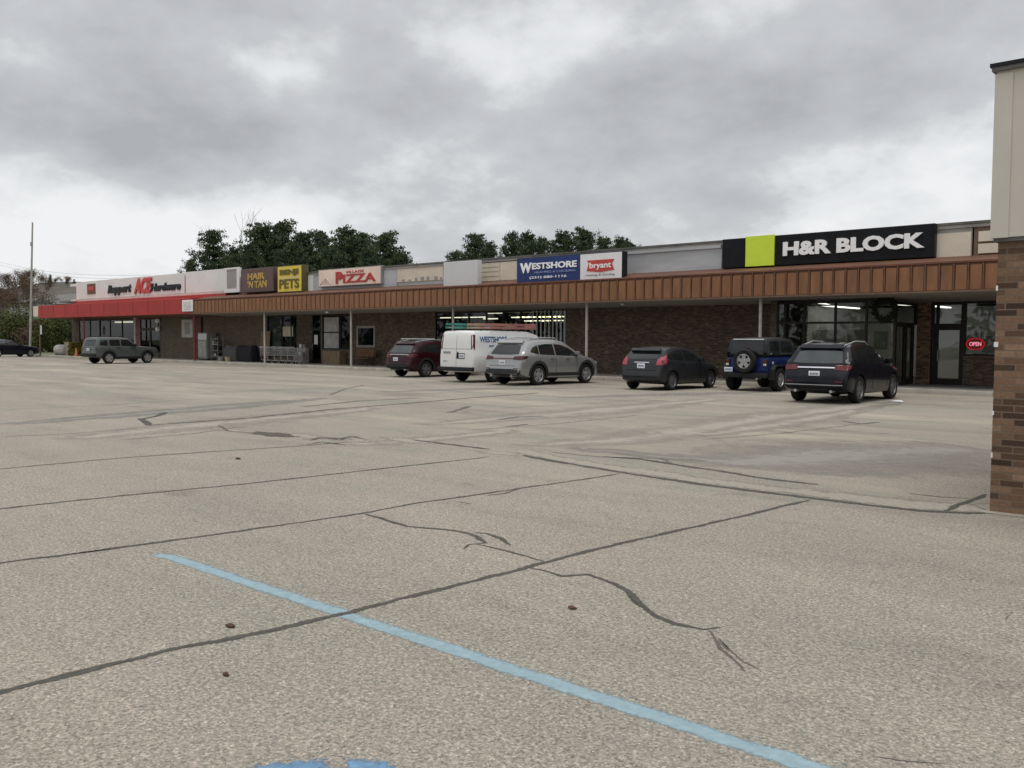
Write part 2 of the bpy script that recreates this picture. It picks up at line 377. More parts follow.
# ------------------------------------------------------------------ ground
g = MB(); g.flat([(-900, -300), (500, -300), (500, 900), (-900, 900)], -.02); tag(g.build('ground', m_dirt), kind='structure')
g = MB(); g.flat([(-130, -25), (40, -25), (40, 31.6), (-130, 31.6)], 0); tag(g.build('parking_lot', m_asphalt), kind='structure')
# raised shop walk with its kerb
g = MB(); g.box(-83.8, 12, 31.78, 34.6, -.02, .146); tag(g.build('sidewalk', m_conc), kind='structure')
g = MB(); x = -83.8
while x < 12:
    g.bbox(x, min(x + 3.04, 12), 31.6, 31.775, -.03, .15, .02); x += 3.05
tag(g.build('kerb', m_kerb, smooth=True), kind='structure')
g = MB(); g.box(-130, -84, 31.6, 31.8, -.02, .1); tag(g.build('lot_edge_kerb', m_kerb), kind='structure')
# concrete gutter
def band(pts_a, pts_b, z, name, m, kind='structure'):
    g = MB(); n = len(pts_a); rnd = random.Random(3)
    return tag(ribbon(pts_a, pts_b, z, name, m), kind=kind)
def ribbon(A, B, z, name, m):
    n = len(A); me = bpy.data.meshes.new(name)
    mid = [a.lerp(b, .5) for a, b in zip(A, B)]
    me.from_pydata([(p.x, p.y, z) for p in A] + [(p.x, p.y, z) for p in mid] + [(p.x, p.y, z) for p in B], [], [(r_ * n + i, r_ * n + i + 1, (r_ + 1) * n + i + 1, (r_ + 1) * n + i) for r_ in (0, 1) for i in range(n - 1)])
    uv = me.uv_layers.new(name='UVMap')
    for lp in me.loops:
        k = lp.vertex_index; i = k % n; v = (k // n) - 1
        if i == 0 or i == n - 1: v = 1
        uv.data[lp.index].uv = (i / n, v)
    me.materials.append(m); o = bpy.data.objects.new(name, me); COL.objects.link(o); return o
def blot(pts, z, name, m):
    n = len(pts); c = sum((Vector((p[0], p[1], 0)) for p in pts), Vector()) / n; me = bpy.data.meshes.new(name)
    me.from_pydata([(c.x, c.y, z)] + [(p[0], p[1], z) for p in pts], [], [(0, 1 + i, 1 + (i + 1) % n) for i in range(n)])
    uv = me.uv_layers.new(name='UVMap')
    for lp in me.loops: uv.data[lp.index].uv = (0, 0 if lp.vertex_index == 0 else 1)
    me.materials.append(m); o = bpy.data.objects.new(name, me); COL.objects.link(o); return tag(o, kind='structure')
rn = random.Random(5)
def jag(pts, step=.18, amp=.02):
    out = []
    for a, b in zip(pts, pts[1:]):
        k = max(1, int((b - a).length / step))
        for i in range(k):
            p = a.lerp(b, i / k); out.append(p + Vector((rn.uniform(-amp, amp), rn.uniform(-amp, amp), 0)))
    out.append(pts[-1]); return out
lowr = [gr(*p) for p in ((505, 451), (560, 462.5), (620, 472.5), (700, 484.5), (780, 494.5), (870, 505.5), (920, 511), (965, 513.2), (1010, 515))]
lo2 = [];
for i in range(61):
    t = i / 60 * (len(lowr) - 1); k = min(int(t), len(lowr) - 2); lo2.append(lowr[k].lerp(lowr[k + 1], t - k))
up2 = [p + Vector((rn.uniform(-.05, .05), .42 + .40 * i / 60 + rn.uniform(-.06, .06), 0)) for i, p in enumerate(lo2)]
band(lo2, up2, .0012, 'gutter', m_gutter)
# tar lines along the cracks
def crack(pxs, w, m=m_crack, amp=.012, z=.0022, name='crack_sealant', taper=True):
    pts = jag([gr(*p) for p in pxs], .12, amp); g = MB(); n = len(pts); a = []; b = []
    for i, p in enumerate(pts):
        d = pts[min(i + 1, n - 1)] - pts[max(i - 1, 0)]; s = Vector((-d.y, d.x, 0)).normalized()
        ww = w * rn.uniform(.8, 1.2) * .85
        if taper: ww *= min(1, .35 + min(i, n - 1 - i) / 3)
        a.append(p + s * ww); b.append(p - s * ww)
    return tag(ribbon(a, b, z, name, m), kind='structure')
crack([(-60, 706), (0, 692), (115, 664), (165, 651), (250, 635), (335, 616), (430, 592), (525, 568), (580, 553), (650, 537), (740, 517), (785, 505.5), (812, 499.5)], .055)
crack([(-60, 571), (0, 563), (120, 548), (240, 531), (360, 514), (420, 502.5), (480, 494.5), (530, 487), (590, 478.5), (622, 473.5)], .05)
crack([(60, 556), (110, 548.5), (160, 541.5)], .03, m_crack2)
crack([(-60, 515), (0, 509), (110, 497), (245, 484), (330, 474.5), (420, 464.5), (490, 457)], .055)
crack([(-60, 474), (0, 469), (120, 458), (200, 452.5), (300, 446), (350, 442)], .08, m_crack2, z=.0018)
crack([(166, 424), (250, 418), (330, 409.5), (400, 404), (470, 398), (540, 393)], .15, m_crack)
crack([(166, 412), (158, 416), (141, 419), (150, 425.5), (166, 424)], .14, m_crack)
crack([(218, 425), (228, 431), (250, 433), (290, 436)], .06, m_crack2)
crack([(330, 395), (345, 389), (365, 385)], .10, m_crack2); crack([(448, 413), (462, 409), (470, 406)], .14, m_crack2)
crack([(362, 513.6), (380, 517.5), (395.7, 523.5), (406, 526.5), (442.6, 529.5), (466, 532.5), (478, 537), (486.6, 543), (469, 545), (461.5, 549.8)], .045)
crack([(466, 532.5), (487, 533.5), (501, 538.5), (510, 546)], .05); crack([(469, 544), (485, 545.5), (504, 550.5), (525, 555.5), (545, 562)], .035)
crack([(452, 501), (465, 503), (473, 505)], .03); crack([(484, 496), (505, 493.5), (520, 489)], .05, m_crack2)
crack([(522, 567), (544.5, 571), (562, 576.5), (588.4, 574.8), (606, 581), (626.5, 591), (638, 603), (656, 616.5), (673.4, 624), (702.7, 630.2), (730, 627)], .04)
crack([(606, 581), (626.5, 590), (637, 603), (650, 613)], .05, z=.003); crack([(658, 612), (673, 620)], .02, m_crack2)
crack([(704, 630), (711.5, 633), (723, 649), (738, 664), (745, 674)], .022, m_crack2); crack([(720, 640), (731, 650), (746, 662), (764, 672)], .016, m_crack2)
crack([(716, 636), (724, 645), (728, 652)], .03, m_crack2)
crack([(412, 440), (450, 444.5), (490, 449.5)], .11)
crack([(310, 441), (322, 437), (340, 440), (352, 436), (362, 439)], .09, m_crack2); crack([(316, 445), (330, 443), (345, 445)], .08, m_crack2)
crack([(495, 420), (520, 417), (545, 416)], .16, m_crack2); crack([(505, 427), (530, 424)], .14, m_crack2); crack([(300, 407), (360, 401), (420, 398)], .16, m_crack2); crack([(840, 421), (862, 424), (880, 422)], .14, m_crack2); crack([(520, 455), (560, 462.3), (620, 472.3), (700, 484.3), (780, 494.3), (870, 505.3), (920, 511), (965, 513.1), (992, 513.6)], .10, z=.003)
crack([(600, 456.5), (640, 459), (690, 467), (720, 471), (760, 478), (820, 485)], .10, m_crack); crack([(905, 493), (940, 497), (975, 499)], .05, m_crack2)
crack([(548, 452), (600, 457), (660, 458.5), (672, 463)], .05, m_crack2)
crack([(945, 512), (955, 506), (970, 501.5), (988, 494)], .07); crack([(966, 503), (978, 507), (990, 512)], .03, m_crack2)
crack([(860, 755), (900, 760), (960, 766)], .012, m_crack2); crack([(995, 615), (1012, 612), (1005, 622)], .01, m_crack2)
crack([(300, 440), (330, 438), (355, 440)], .09, m_crack2); crack([(305, 445), (322, 442), (338, 444)], .09, m_crack2); crack([(540, 482), (560, 480), (600, 482)], .01, m_crack2)
for (a, b), w in zip((((60, 398), (330, 388)), ((120, 440), (250, 426)), ((380, 396), (520, 386)), ((0, 410), (200, 399)), ((470, 430), (640, 415)), ((700, 440), (860, 424)), ((0, 437), (140, 428)), ((210, 392), (420, 383)), ((500, 408), (660, 398)), ((840, 405), (900, 404))), (.05,) * 10):
    crack([a, ((a[0] + b[0]) / 2 + 5, (a[1] + b[1]) / 2 + 1), b], w, m_crack2, .03, .0016)
m_sand = coat('sandy_wear', (.315, .287, .243), .10, 1.25, .12, 3.5, 1.5, .7); m_grim = coat('grey_wear', (.235, .222, .198), .0, 1.25, .15, 4, 1.5, .8)
m_grimlite = coat('pale_grey_wear', (.262, .246, .220), -.3, 1.5, .12, 5, 1.3, .8)
def streak(pxs, w, m, z, name):
    pts = jag([gr(*p) for p in pxs], .5, .05); n = len(pts); A = []; B = []
    for i, p in enumerate(pts):
        d = pts[min(i + 1, n - 1)] - pts[max(i - 1, 0)]; s_ = Vector((-d.y, d.x, 0)).normalized() * w * (.25 + .75 * math.sin(math.pi * (i + .5) / n)); A.append(p + s_); B.append(p - s_)
    tag(ribbon(A, B, z, name, m), kind='structure')
streak([(520, 447), (640, 438), (760, 420), (880, 403)], 1.3, m_sand, .0008, 'worn_sand_streak'); streak([(420, 425), (560, 414), (720, 399)], 1.1, m_sand, .0008, 'worn_sand_streak'); streak([(700, 436), (780, 424), (860, 410)], .7, m_sand, .0009, 'worn_sand_streak')
streak([(60, 440), (200, 425), (380, 408)], 1.0, m_sand, .0008, 'worn_sand_streak'); streak([(330, 446), (420, 440), (520, 430)], .5, m_sand, .0009, 'worn_sand_streak')
streak([(700, 466), (800, 458), (985, 448)], 2.4, m_grimlite, .0006, 'grey_wear_patch'); streak([(560, 448), (620, 452), (700, 462)], .35, m_grim, .0007, 'grey_wear_patch')
streak([(0, 425), (160, 412), (330, 398)], .9, m_grim, .0006, 'grey_wear_patch'); streak([(560, 398), (680, 394), (780, 392)], .8, m_grim, .0006, 'grey_wear_patch'); streak([(800, 408), (850, 409), (900, 402)], .5, m_grim, .0007, 'grey_wear_patch'); streak([(380, 392), (470, 389), (600, 388)], .6, m_grim, .0006, 'grey_wear_patch')
# pot-hole patch of darker tar
c = gr(272, 434.5); blot([(c.x + .72 * math.cos(t) * (1 + .12 * math.sin(3 * t)), c.y + .30 * math.sin(t) * (1 + .2 * math.sin(5 * t))) for t in [2 * math.pi * k / 26 for k in range(26)]], .002, 'tar_patch', m_patch)
for i, (px, py, rx, ry) in enumerate(((410, 441, .9, .25), (300, 436, 1.0, .3), (355, 440, .7, .2), (500, 453, .5, .22), (230, 430, .7, .15))):
    c = gr(px, py); blot([(c.x + rx * math.cos(t) * (1 + .25 * math.sin(3 * t + i)), c.y + ry * math.sin(t) * (1 + .3 * math.sin(4 * t + i))) for t in [2 * math.pi * k / 24 for k in range(24)]], .0014, 'concrete_patch', m_gutter)
# stall line and the worn symbol in front of it
pa = [Vector((-6.75 + i * .15, 3.415 + rn.uniform(-.004, .004) + .025 * (i / 45), 0)) for i in range(60)]
band([p + Vector((0, -.075, 0)) for p in pa], [p + Vector((0, .070, 0)) for p in pa], .0015, 'painted_line', m_blue)
for (pts, nm) in ((((248, 766), (262, 760), (285, 756.5), (312, 755.5), (330, 757.5), (338, 763), (330, 790), (240, 800)), 'painted_symbol'), (((340, 759), (352, 755.5), (370, 756), (388, 760), (400, 766), (398, 790), (350, 790)), 'painted_symbol')):
    q = [gr(*p) for p in pts]; q = jag(q + [q[0]], .05, .008)[:-1]; blot([(p.x, p.y) for p in q], .0015, nm, m_blue2)

# ------------------------------------------------------------------ strip mall
mall = thing('strip_mall', 'long low brick strip mall with ribbed brown metal awning over its walk', 'building', (0, 0, 0))
WY = 34.5
def wall(x0, x1, z0, z1, m=m_brick, y=WY, th=.25, parent=mall, name='wall'):
    g = MB(); g.box(x0, x1, y, y + th, z0, z1); return g.build(name, m, parent)
ZT = 3.30
XL, XR = -57.3, 14.0
HX0 = X(776, 33.0); HX1 = X(895, 33.0); RY = 35.4
# awning: near-vertical ribbed face, shallow cap back to the parapet, sloping soffit
def awning(x0, x1, parent, body_m, name='awning'):
    g = MB(); g.prism([(31.40, 3.385), (31.46, 3.385), (33.22, 4.50), (33.22, 4.66), (31.50, 4.30), (31.44, 4.29)], x0, x1)
    return g.build(name, body_m, parent)
awning(XL, XR, mall, [m_awnlite])
g = MB(); rr = random.Random(2); x = XL + .1
while x < XR:
    g.box(x, x + .045, 31.375, 31.45, 3.40, 4.26); x += .44
g.build('awning_batten', m_batten, mall)
g = MB(); x = XL + .12
while x < XR:                      # proud pans between the joints
    g.bbox(x + .06, x + .40, 31.385, 31.43, 3.41, 4.20, .008); x += .44
g.build('awning_pan', m_awn, mall)
g = MB(); g.box(XL, XR, 31.39, 31.52, 4.285, 4.345); g.build('awning_flashing', m_redtrim, mall)
g = MB(); g.box(XL, XR, 31.37, 31.45, 3.34, 3.395); g.build('awning_edge', m_brownframe, mall)
g = MB(); g.prism([(31.46, 3.36), (36.2, 3.17), (36.2, 3.21), (31.46, 3.40)], XL, XR); g.build('soffit', m_soffit, mall)
# parapet panels above the awning
PY, PZ0, PZ1 = 33.2, 4.62, 5.72
def panel(px0, px1, m, z0=PZ0, z1=PZ1, y=PY, th=.12, name='parapet_panel', lines=0):
    g = MB(); x0, x1 = X(px0, y, 270), X(px1, y, 250); g.box(x0 + .012, x1 - .012, y, y + th, z0, z1)
    return g.build(name, m, mall)
panel(239, 299, m_brownframe)
panel(299, 313, m_white, y=33.15); panel(313, 381, m_greyp); panel(381, 397, m_greyp, y=33.17)
panel(397, 443, m_cream, z0=4.86, z1=5.60, y=33.18); panel(397, 443, m_greyp, y=33.23)
panel(443, 478, m_greyp)
panel(478, 500, m_cream, z0=4.66, z1=5.56, y=33.17); panel(500, 517, m_cream, z0=4.66, z1=5.56, y=33.165); panel(478, 517, m_brownframe, y=33.23)
g = MB(); x0, x1 = X(479, 33.17, 270), X(499, 33.17, 270)
for z in (4.88, 5.12, 5.34): g.box(x0, x1, 33.155, 33.172, z, z + .02)
g.build('panel_seam', m_tan, mall)
panel(517, 622, m_brownframe); panel(622, 722, m_greyp)
g = MB(); g.box(X(622, 33.2, 250) + .02, X(722, 33.2, 250) - .02, 33.13, 33.21, 5.50, 5.62); g.build('parapet_trim', m_greyp, mall)
panel(722, 935, m_brownframe); panel(935, 971, m_cream, z0=4.62, z1=5.45, y=33.14); panel(935, 974, m_copg)
panel(971, 1080, m_brownframe, z1=5.62)
for za, zb in ((4.70, 5.02), (5.10, 5.44)): panel(977, 1040, m_cream, z0=za, z1=zb, y=33.13)
g = MB(); g.box(-54.1, XR, 33.10, 33.40, 5.72, 5.80); g.build('coping', m_cop, mall)
g = MB(); g.box(-54.1, XR, 33.14, 33.199, 5.60, 5.715); g.build('coping_fascia', m_copg, mall)
# lettering ghosts left on the empty cream panel
g = MB(); xx = X(402, 33.17, 280); x1 = X(440, 33.17, 280)
while xx < x1:
    g = MB(); g.box(xx, xx + rn.uniform(.15, .4), 33.165, 33.179, 4.90, 4.95 + rn.uniform(.02, .14)); xx += rn.uniform(.4, .6); g.build('lettering_ghost', m_greyink, mall)
# roof and rear shell
g = MB(); g.box(-54.1, XR, 33.33, 58, 4.5, 4.62); g.build('roof', m_roof, mall)
g = MB(); g.box(-54.1, XR, 57.8, 58, 0, 4.5); g.box(XR - .2, XR, 34.6, 57.8, 0, 4.5); g.build('rear_wall', m_brick, mall)
# walls, left to right
xb = X(200); xp0, xp1 = X(267), X(297); xd0, xd1 = X(312), X(321); xw0, xw1 = X(322), X(352); xs0, xs1 = X(358), X(374)
xt0, xt1 = X(435), X(566)
wall(X(203) + .3, xp0, .14, ZT, m_brick_pet); wall(xp0, xp1, .14, .5, m_brick_pet); wall(xp1, xd0, .14, ZT)
wall(xw0, xw1, .14, 1.05, m_brick_pet); wall(xd1, xw0, .14, ZT, m_brownframe)
wall(xw1, xs0, .14, ZT); wall(xs0, xs1, .14, 1.25, m_brick); wall(xs0, xs1, 2.45, ZT); wall(xs1, xt0, .14, ZT)
wall(xt0, xt1, .14, .65); wall(xt1, HX0 + .5, .14, ZT)
# windows: frame mesh with a pane (and mullions) of its own
def window(x0, x1, z0, z1, y=WY, bars=(), rows=(), fw=.06, fm=m_dark, gm=m_glass, parent=mall, depth=.1, label=None, name='window', axis='x'):
    g = MB()
    def bx(a, b, c, d, yy0, yy1):
        if axis == 'x': g.box(a, b, yy0, yy1, c, d)
        else: g.box(yy0, yy1, a, b, c, d)
    bx(x0, x1, z0, z0 + fw, y, y + depth); bx(x0, x1, z1 - fw, z1, y, y + depth)
    bx(x0, x0 + fw, z0 + fw, z1 - fw, y, y + depth); bx(x1 - fw, x1, z0 + fw, z1 - fw, y, y + depth)
    for b in bars: bx(b - fw / 2, b + fw / 2, z0 + fw, z1 - fw, y + .004, y + depth - .004)
    for r in rows: bx(x0 + fw, x1 - fw, r - fw / 2, r + fw / 2, y + .008, y + depth - .008)
    f = g.build(name, fm, parent)
    if label: f['label'] = label
    g = MB(); e = y + depth * .5
    if axis == 'x': g.add([(x0 + fw * .5, e, z0 + fw * .5), (x1 - fw * .5, e, z0 + fw * .5), (x1 - fw * .5, e, z1 - fw * .5), (x0 + fw * .5, e, z1 - fw * .5)], [(0, 1, 2, 3)])
    else: g.add([(e, x0 + fw * .5, z0 + fw * .5), (e, x1 - fw * .5, z0 + fw * .5), (e, x1 - fw * .5, z1 - fw * .5), (e, x0 + fw * .5, z1 - fw * .5)], [(0, 1, 2, 3)])
    g.build('pane', gm, f, fix=False); return f
def door(x0, x1, z0, z1, y=WY, fw=.11, fm=m_dark, gm=m_glassd, parent=mall, axis='x', label=None):
    f = window(x0, x1, z0, z1, y, rows=(z0 + .16,), fw=fw, fm=fm, gm=gm, parent=parent, label=label, name='door', axis=axis)
    g = MB(); hx = x0 + fw * 1.1
    if axis == 'x': g.tube([(hx, y - .02, 1.0), (hx, y - .06, 1.05), (hx, y - .06, 1.35), (hx, y - .02, 1.4)], .014, 6)
    else: g.tube([(y + .12, hx, 1.0), (y + .16, hx, 1.05), (y + .16, hx, 1.35), (y + .12, hx, 1.4)], .014, 6)
    g.build('handle', m_alu, f); return f
window(xp0, xp1, .5, ZT - .05, bars=(X(282), X(291)), fw=.09, gm=m_glassd)
window(xd0, xd1, 2.32, ZT - .05, fw=.09, gm=m_glassd, name='transom'); door(xd0, xd1, .16, 2.32)
window(xw0, xw1, 1.05, ZT - .12, bars=(X(340),), fw=.08, gm=m_glassd)
window(xs0 - .12, xs1 + .12, 1.2, 2.5, y=WY - .03, fw=.14, fm=m_soffit, gm=m_glassd)
window(xt0, xt1, .65, ZT - .1, bars=[xt0 + (xt1 - xt0) * t for t in (.14, .28, .42, .55, .68, .80, .90)], fw=.07, gm=m_glass)
g = MB()
for k in range(9):
    xx = X(533 + k * 4); g.box(xx - .03, xx + .03, WY - .02, WY + .0, .65, ZT - .12)
g.build('window_bars', m_alu, mall)
# tax office: glazed front stepping forward, alcove with two doors to its right
HY = 33.0
wall(HX0, HX1, .14, .32, m_dark, HY)
hb = [X(p, HY) for p in (803.5, 834.5, 865.5)]
window(HX0, HX1, .32, 3.22, HY, bars=[X(784, HY)] + hb, rows=(2.42,), fw=.075, gm=m_glass)
window(HX1 + .0, HX1 + .001, .3, .4, HY, fw=.0005)
wall(HX0 - .25, HX0, .14, 3.3, m_brick, HY, RY - HY)
# alcove side wall (faces right) with a glazed door, then pier, door, window
window(HY + .1, RY - .05, 2.35, 3.15, HX1 - .1, fw=.08, gm=m_glassd, axis='y', name='transom')
door(HY + 1.15, RY - .35, .15, 2.35, HX1 - .1, gm=m_glassd, axis='y')
window(HY + .1, HY + 1.15, .15, 2.35, HX1 - .1, fw=.08, gm=m_glassd, axis='y')
ax = [X(p, RY) for p in (918, 930.5, 962, 1030)]
wall(HX1 - .02, ax[1], .14, 3.3, m_brick_p, RY); wall(ax[1], 13.9, 3.19, 3.4, m_dark, RY)
window(ax[1], X(963.5, RY), 2.30, 3.19, RY, bars=(X(937, RY),), rows=(), fw=.1, gm=m_glassr, name='transom')
window(ax[1], X(934, RY), .15, 2.30, RY, fw=.04, gm=m_glassd, name='side_light'); door(X(934, RY), X(963.5, RY), .15, 2.30, RY, fw=.14, gm=m_glassr)
wall(X(963.5, RY), ax[3], .14, 1.18, m_brick, RY); window(X(963.5, RY), ax[3], 1.22, 3.19, RY, fw=.07, gm=m_glassr)
g = MB(); g.box(X(963.5, RY), ax[3], RY - .05, RY + .1, 1.18, 1.22); g.build('sill', m_brownframe, mall)
wall(ax[3], 13.9, .14, 3.3, m_brick, RY)
# interiors seen through the glass
g = MB(); g.box(HX0 - 1, 2, 43, 43.1, .1, 3.3); g.box(HX0 - 1.1, HX0 - 1, RY, 43, .1, 3.3); g.box(HX0 - 1, 2, HY + .2, 43, 3.4, 3.46); g.build('interior_wall', m_inw, mall)
g = MB(); g.box(HX0 - 1, 2, HY + .25, 43, .1, .15); g.build('interior_floor', plain('carpet', (.16, .15, .14), .9), mall)
g = MB(); g.box(X(812, 37), X(846, 37), 37, 37.1, .15, 2.2); g.build('interior_partition', m_inw, mall); g = MB(); g.box(X(780, 38), X(800, 38), 38, 38.1, .15, 1.8); g.build('interior_partition', m_inw, mall)
for (pxx, yy, w_, h_, mm) in ((812, 36.5, 1.5, .75, m_wood), (842, 37.2, 1.5, .75, m_wood), (870, 36.2, 1.2, .75, m_wood), (980, 38.2, 1.5, .78, m_wood)):
    g = MB(); xx = X(pxx, yy); g.box(xx - w_ / 2, xx + w_ / 2, yy, yy + .7, h_ - .04, h_); g.box(xx - w_ / 2, xx - w_ / 2 + .04, yy, yy + .7, .15, h_ - .04); g.box(xx + w_ / 2 - .04, xx + w_ / 2, yy, yy + .7, .15, h_ - .04); g.box(xx - w_ / 2 + .04, xx + w_ / 2 - .04, yy + .04, yy + .06, .3, h_ - .04)
    g.build('interior_desk', mm, mall); g = MB(); g.bbox(xx - .3, xx + .25, yy + .2, yy + .24, h_ + .1, h_ + .5, .01); g.box(xx - .06, xx + .04, yy + .22, yy + .3, h_, h_ + .12); g.build('interior_monitor', m_black, mall)
for (pxx, z0_, z1_, w_, mm) in ((818, 1.3, 2.2, .5, m_lime), (855, 1.2, 2.3, .8, m_greyink), (795, 1.0, 2.6, .5, m_ind), (880, 1.4, 2.2, .6, m_vend), (972, 1.5, 2.4, .7, m_greyink), (990, 1.3, 2.0, .6, m_vend)):
    g = MB(); xx = X(pxx, 42.9); g.box(xx - w_ / 2, xx + w_ / 2, 42.95, 42.99, z0_, z1_); g.build('interior_poster', mm, mall)
def tube_lamp(x0, x1, y0, y1, z, m=m_tube):
    g = MB(); g.box(x0, x1, y0, y1, z, z + .05); g.build('ceiling_light', m, mall)
tube_lamp(X(806, 36), X(806, 36) + .14, 34.5, 41.5, 3.22); tube_lamp(-14.6, -14.46, 34.5, 36.5, 3.2)
tube_lamp(-9.9, -8.0, 36.6, 36.8, 3.22); tube_lamp(-12.6, -12.3, 37, 38.4, 3.2); tube_lamp(-12.0, -11.8, 40, 42, 3.2); tube_lamp(-6, -4, 38, 38.2, 3.2)
# thrift shop interior: dim room with rows of small lamps
tx0, tx1 = xt0 - 6, xt1 + 3
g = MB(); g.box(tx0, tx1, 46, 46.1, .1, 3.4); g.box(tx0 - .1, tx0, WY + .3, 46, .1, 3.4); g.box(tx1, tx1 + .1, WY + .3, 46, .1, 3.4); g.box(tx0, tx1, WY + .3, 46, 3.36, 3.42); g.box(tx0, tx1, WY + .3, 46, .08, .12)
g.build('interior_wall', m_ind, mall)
for (pxs, y, z) in (((440, 447, 454, 462, 470, 478), 36.6, 2.95), ((487, 495), 37.6, 3.2), ((483, 490), 36.6, 2.85), ((511, 517, 522, 527, 533, 538, 543, 548, 553, 558), 36.4, 2.9), ((524, 530, 536, 542, 548, 555), 37.2, 2.72)):
    for p in pxs: xx = X(p, y); tube_lamp(xx, xx + .5, y, y + .1, z, m_tube2)
g = MB()
for k in range(12):
    xx = X(505 + k * 5, 36.2); g.box(xx, xx + .05, 36.2, 36.25, .12, 2.7)
for z in (.9, 1.5, 2.1): g.box(X(505, 36.2), X(563, 36.2), 36.15, 36.6, z, z + .03)
g.build('interior_shelf', m_alu, mall)
# rooms behind the pet shop and the pizza shop
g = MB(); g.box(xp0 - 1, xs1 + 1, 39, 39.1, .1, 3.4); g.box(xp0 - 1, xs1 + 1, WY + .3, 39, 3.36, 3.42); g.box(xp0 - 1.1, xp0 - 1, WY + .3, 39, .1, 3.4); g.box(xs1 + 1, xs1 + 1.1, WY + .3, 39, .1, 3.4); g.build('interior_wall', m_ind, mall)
g = MB(); g.box(X(268.5, 34.62), X(281, 34.62), 34.62, 34.64, .9, ZT - .15); g.build('window_blind', plain('grey_blind', (.42, .45, .42), .8), mall)
for a, b, c, d in ((324, 338.6, 2.15, 3.05), (324, 338.6, 1.12, 2.08)):
    g = MB(); g.box(X(a, 34.53), X(b, 34.53), 34.532, 34.537, c, d); g.build('window_poster', plain('faded_poster', (.42, .42, .41), .7, var=.3, scale=2.2), mall)
g = MB(); g.box(X(282.5, 34.53), X(293, 34.53), 34.532, 34.537, 1.85, 2.5); g.build('window_poster', plain('cream_poster', (.55, .50, .36), .7, var=.2, scale=2.5), mall)
g = MB(); g.box(X(314.3, 34.5), X(317.8, 34.5), 34.49, 34.495, 1.35, 1.95); g.build('door_notice', m_paper, mall)
# posts under the awning
for px, m in ((264.5, m_post), (351, m_post), (453, m_post), (586.5, m_post), (760, m_post), (1060, m_post)):
    x = X(px, 31.85, 335); g = MB(); g.tube([(x, 31.86, .145), (x, 31.86, 3.36)], .062, 12); g.box(x - .1, x + .1, 31.80, 31.94, .146, .16)
    g.build('post', m, mall, smooth=True)
for px in (327, 623):
    x = X(px, 32.2, 305); g = MB(); g.lathe([(0, 3.20), (.09, 3.22), (.11, 3.30), (.06, 3.33)], 'z', 12, (x, 32.2, 0)); g.build('soffit_lamp', m_letter if px == 327 else m_alu, mall, smooth=True)

# ------------------------------------------------------------------ hardware store
hw = thing('hardware_store', 'hardware store with tall white fascia and plain red awning at the left end', 'building')
hx0, hx1 = X(72), X(203) + .3
fx0, fx1 = X(77, 33.2, 290), X(239, 33.2, 280)
g = MB(); g.box(fx0, X(185, 33.2, 280), 33.15, 33.4, 4.98, 6.42); g.box(X(185, 33.2, 280) + .25, fx1, 33.12, 33.4, 4.95, 6.46); g.build('fascia', m_white, hw)
g = MB(); g.box(X(185, 33.2, 280), X(185, 33.2, 280) + .25, 33.2, 33.3, 4.95, 6.2); g.build('fascia_gap', m_greyink, hw)
g = MB(); g.prism([(31.40, 3.37), (31.46, 3.37), (33.14, 4.36), (33.14, 4.48), (31.50, 4.44), (31.42, 4.42)], X(38, 31.4, 312), -57.32); g.build('awning', m_red, hw)
g = MB(); x = -82.5
while x < -57.6: g.box(x, x + .03, 31.395, 31.44, 3.4, 4.41); x += 2.4
g.build('awning_seam', m_redpost, hw)
g = MB(); g.prism([(33.06, 4.46), (33.14, 4.46), (33.14, 4.78), (33.09, 4.78)], fx0 - .6, X(226, 33.1, 296)); g.build('upper_awning', m_red, hw)
g = MB(); g.prism([(33.095, 4.782), (33.14, 4.782), (33.14, 4.97), (33.10, 4.97)], fx0 - .6, fx1); g.build('flashing', m_pinkish, hw)
g = MB(); g.box(fx0 - 1.6, fx0 - .01, 33.3, 35, 6.12, 6.32); g.build('fascia_return', m_white, hw)
g = MB(); g.box(fx0 - .8, fx0 + .3, 33.0, 33.14, 4.84, 4.95); g.build('fascia_end', m_white, hw)
g = MB(); g.prism([(31.46, 3.35), (36.0, 3.2), (36.0, 3.24), (31.46, 3.39)], X(38, 31.4, 312), -57.3); g.build('soffit', m_batten, hw)
hd0, hd1 = X(140), X(160.5)
wall(hx0, X(79), .14, ZT, m_brick, parent=hw); wall(X(79), X(135), .14, .6, m_brick, parent=hw); wall(hd1, hx1, .14, ZT, m_brick_pet, parent=hw); wall(X(135), hd0, .14, ZT, m_redpost, parent=hw)
window(X(79), X(135), .6, ZT - .05, bars=[X(p) for p in (90, 100, 110, 122)], gm=m_glassd, fw=.09, parent=hw)
window(hd0, hd1, 2.4, ZT - .05, bars=(X(150),), gm=m_glassd, fw=.09, parent=hw, name='transom')
door(hd0, X(150), .15, 2.4, gm=m_glassd, parent=hw, fm=m_dark); door(X(150), hd1, .15, 2.4, gm=m_glassd, parent=hw, fm=m_dark)
g = MB(); g.box(hx0, hx0 + .25, WY + .25, 58, 0, 5); g.box(hx0, -54.2, 57.8, 58, 0, 5); g.build('wall', m_brick, hw)
g = MB(); g.box(hx0, -54.15, 33.42, 58, 4.8, 4.95); g.build('roof', m_roof, hw)
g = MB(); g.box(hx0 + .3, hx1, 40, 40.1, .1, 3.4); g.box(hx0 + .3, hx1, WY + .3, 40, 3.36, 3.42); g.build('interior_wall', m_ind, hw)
g = MB(); g.box(X(115, 36), X(131, 36), 36, 36.2, 3.0, 3.12); g.build('ceiling_light', m_tube2, hw)
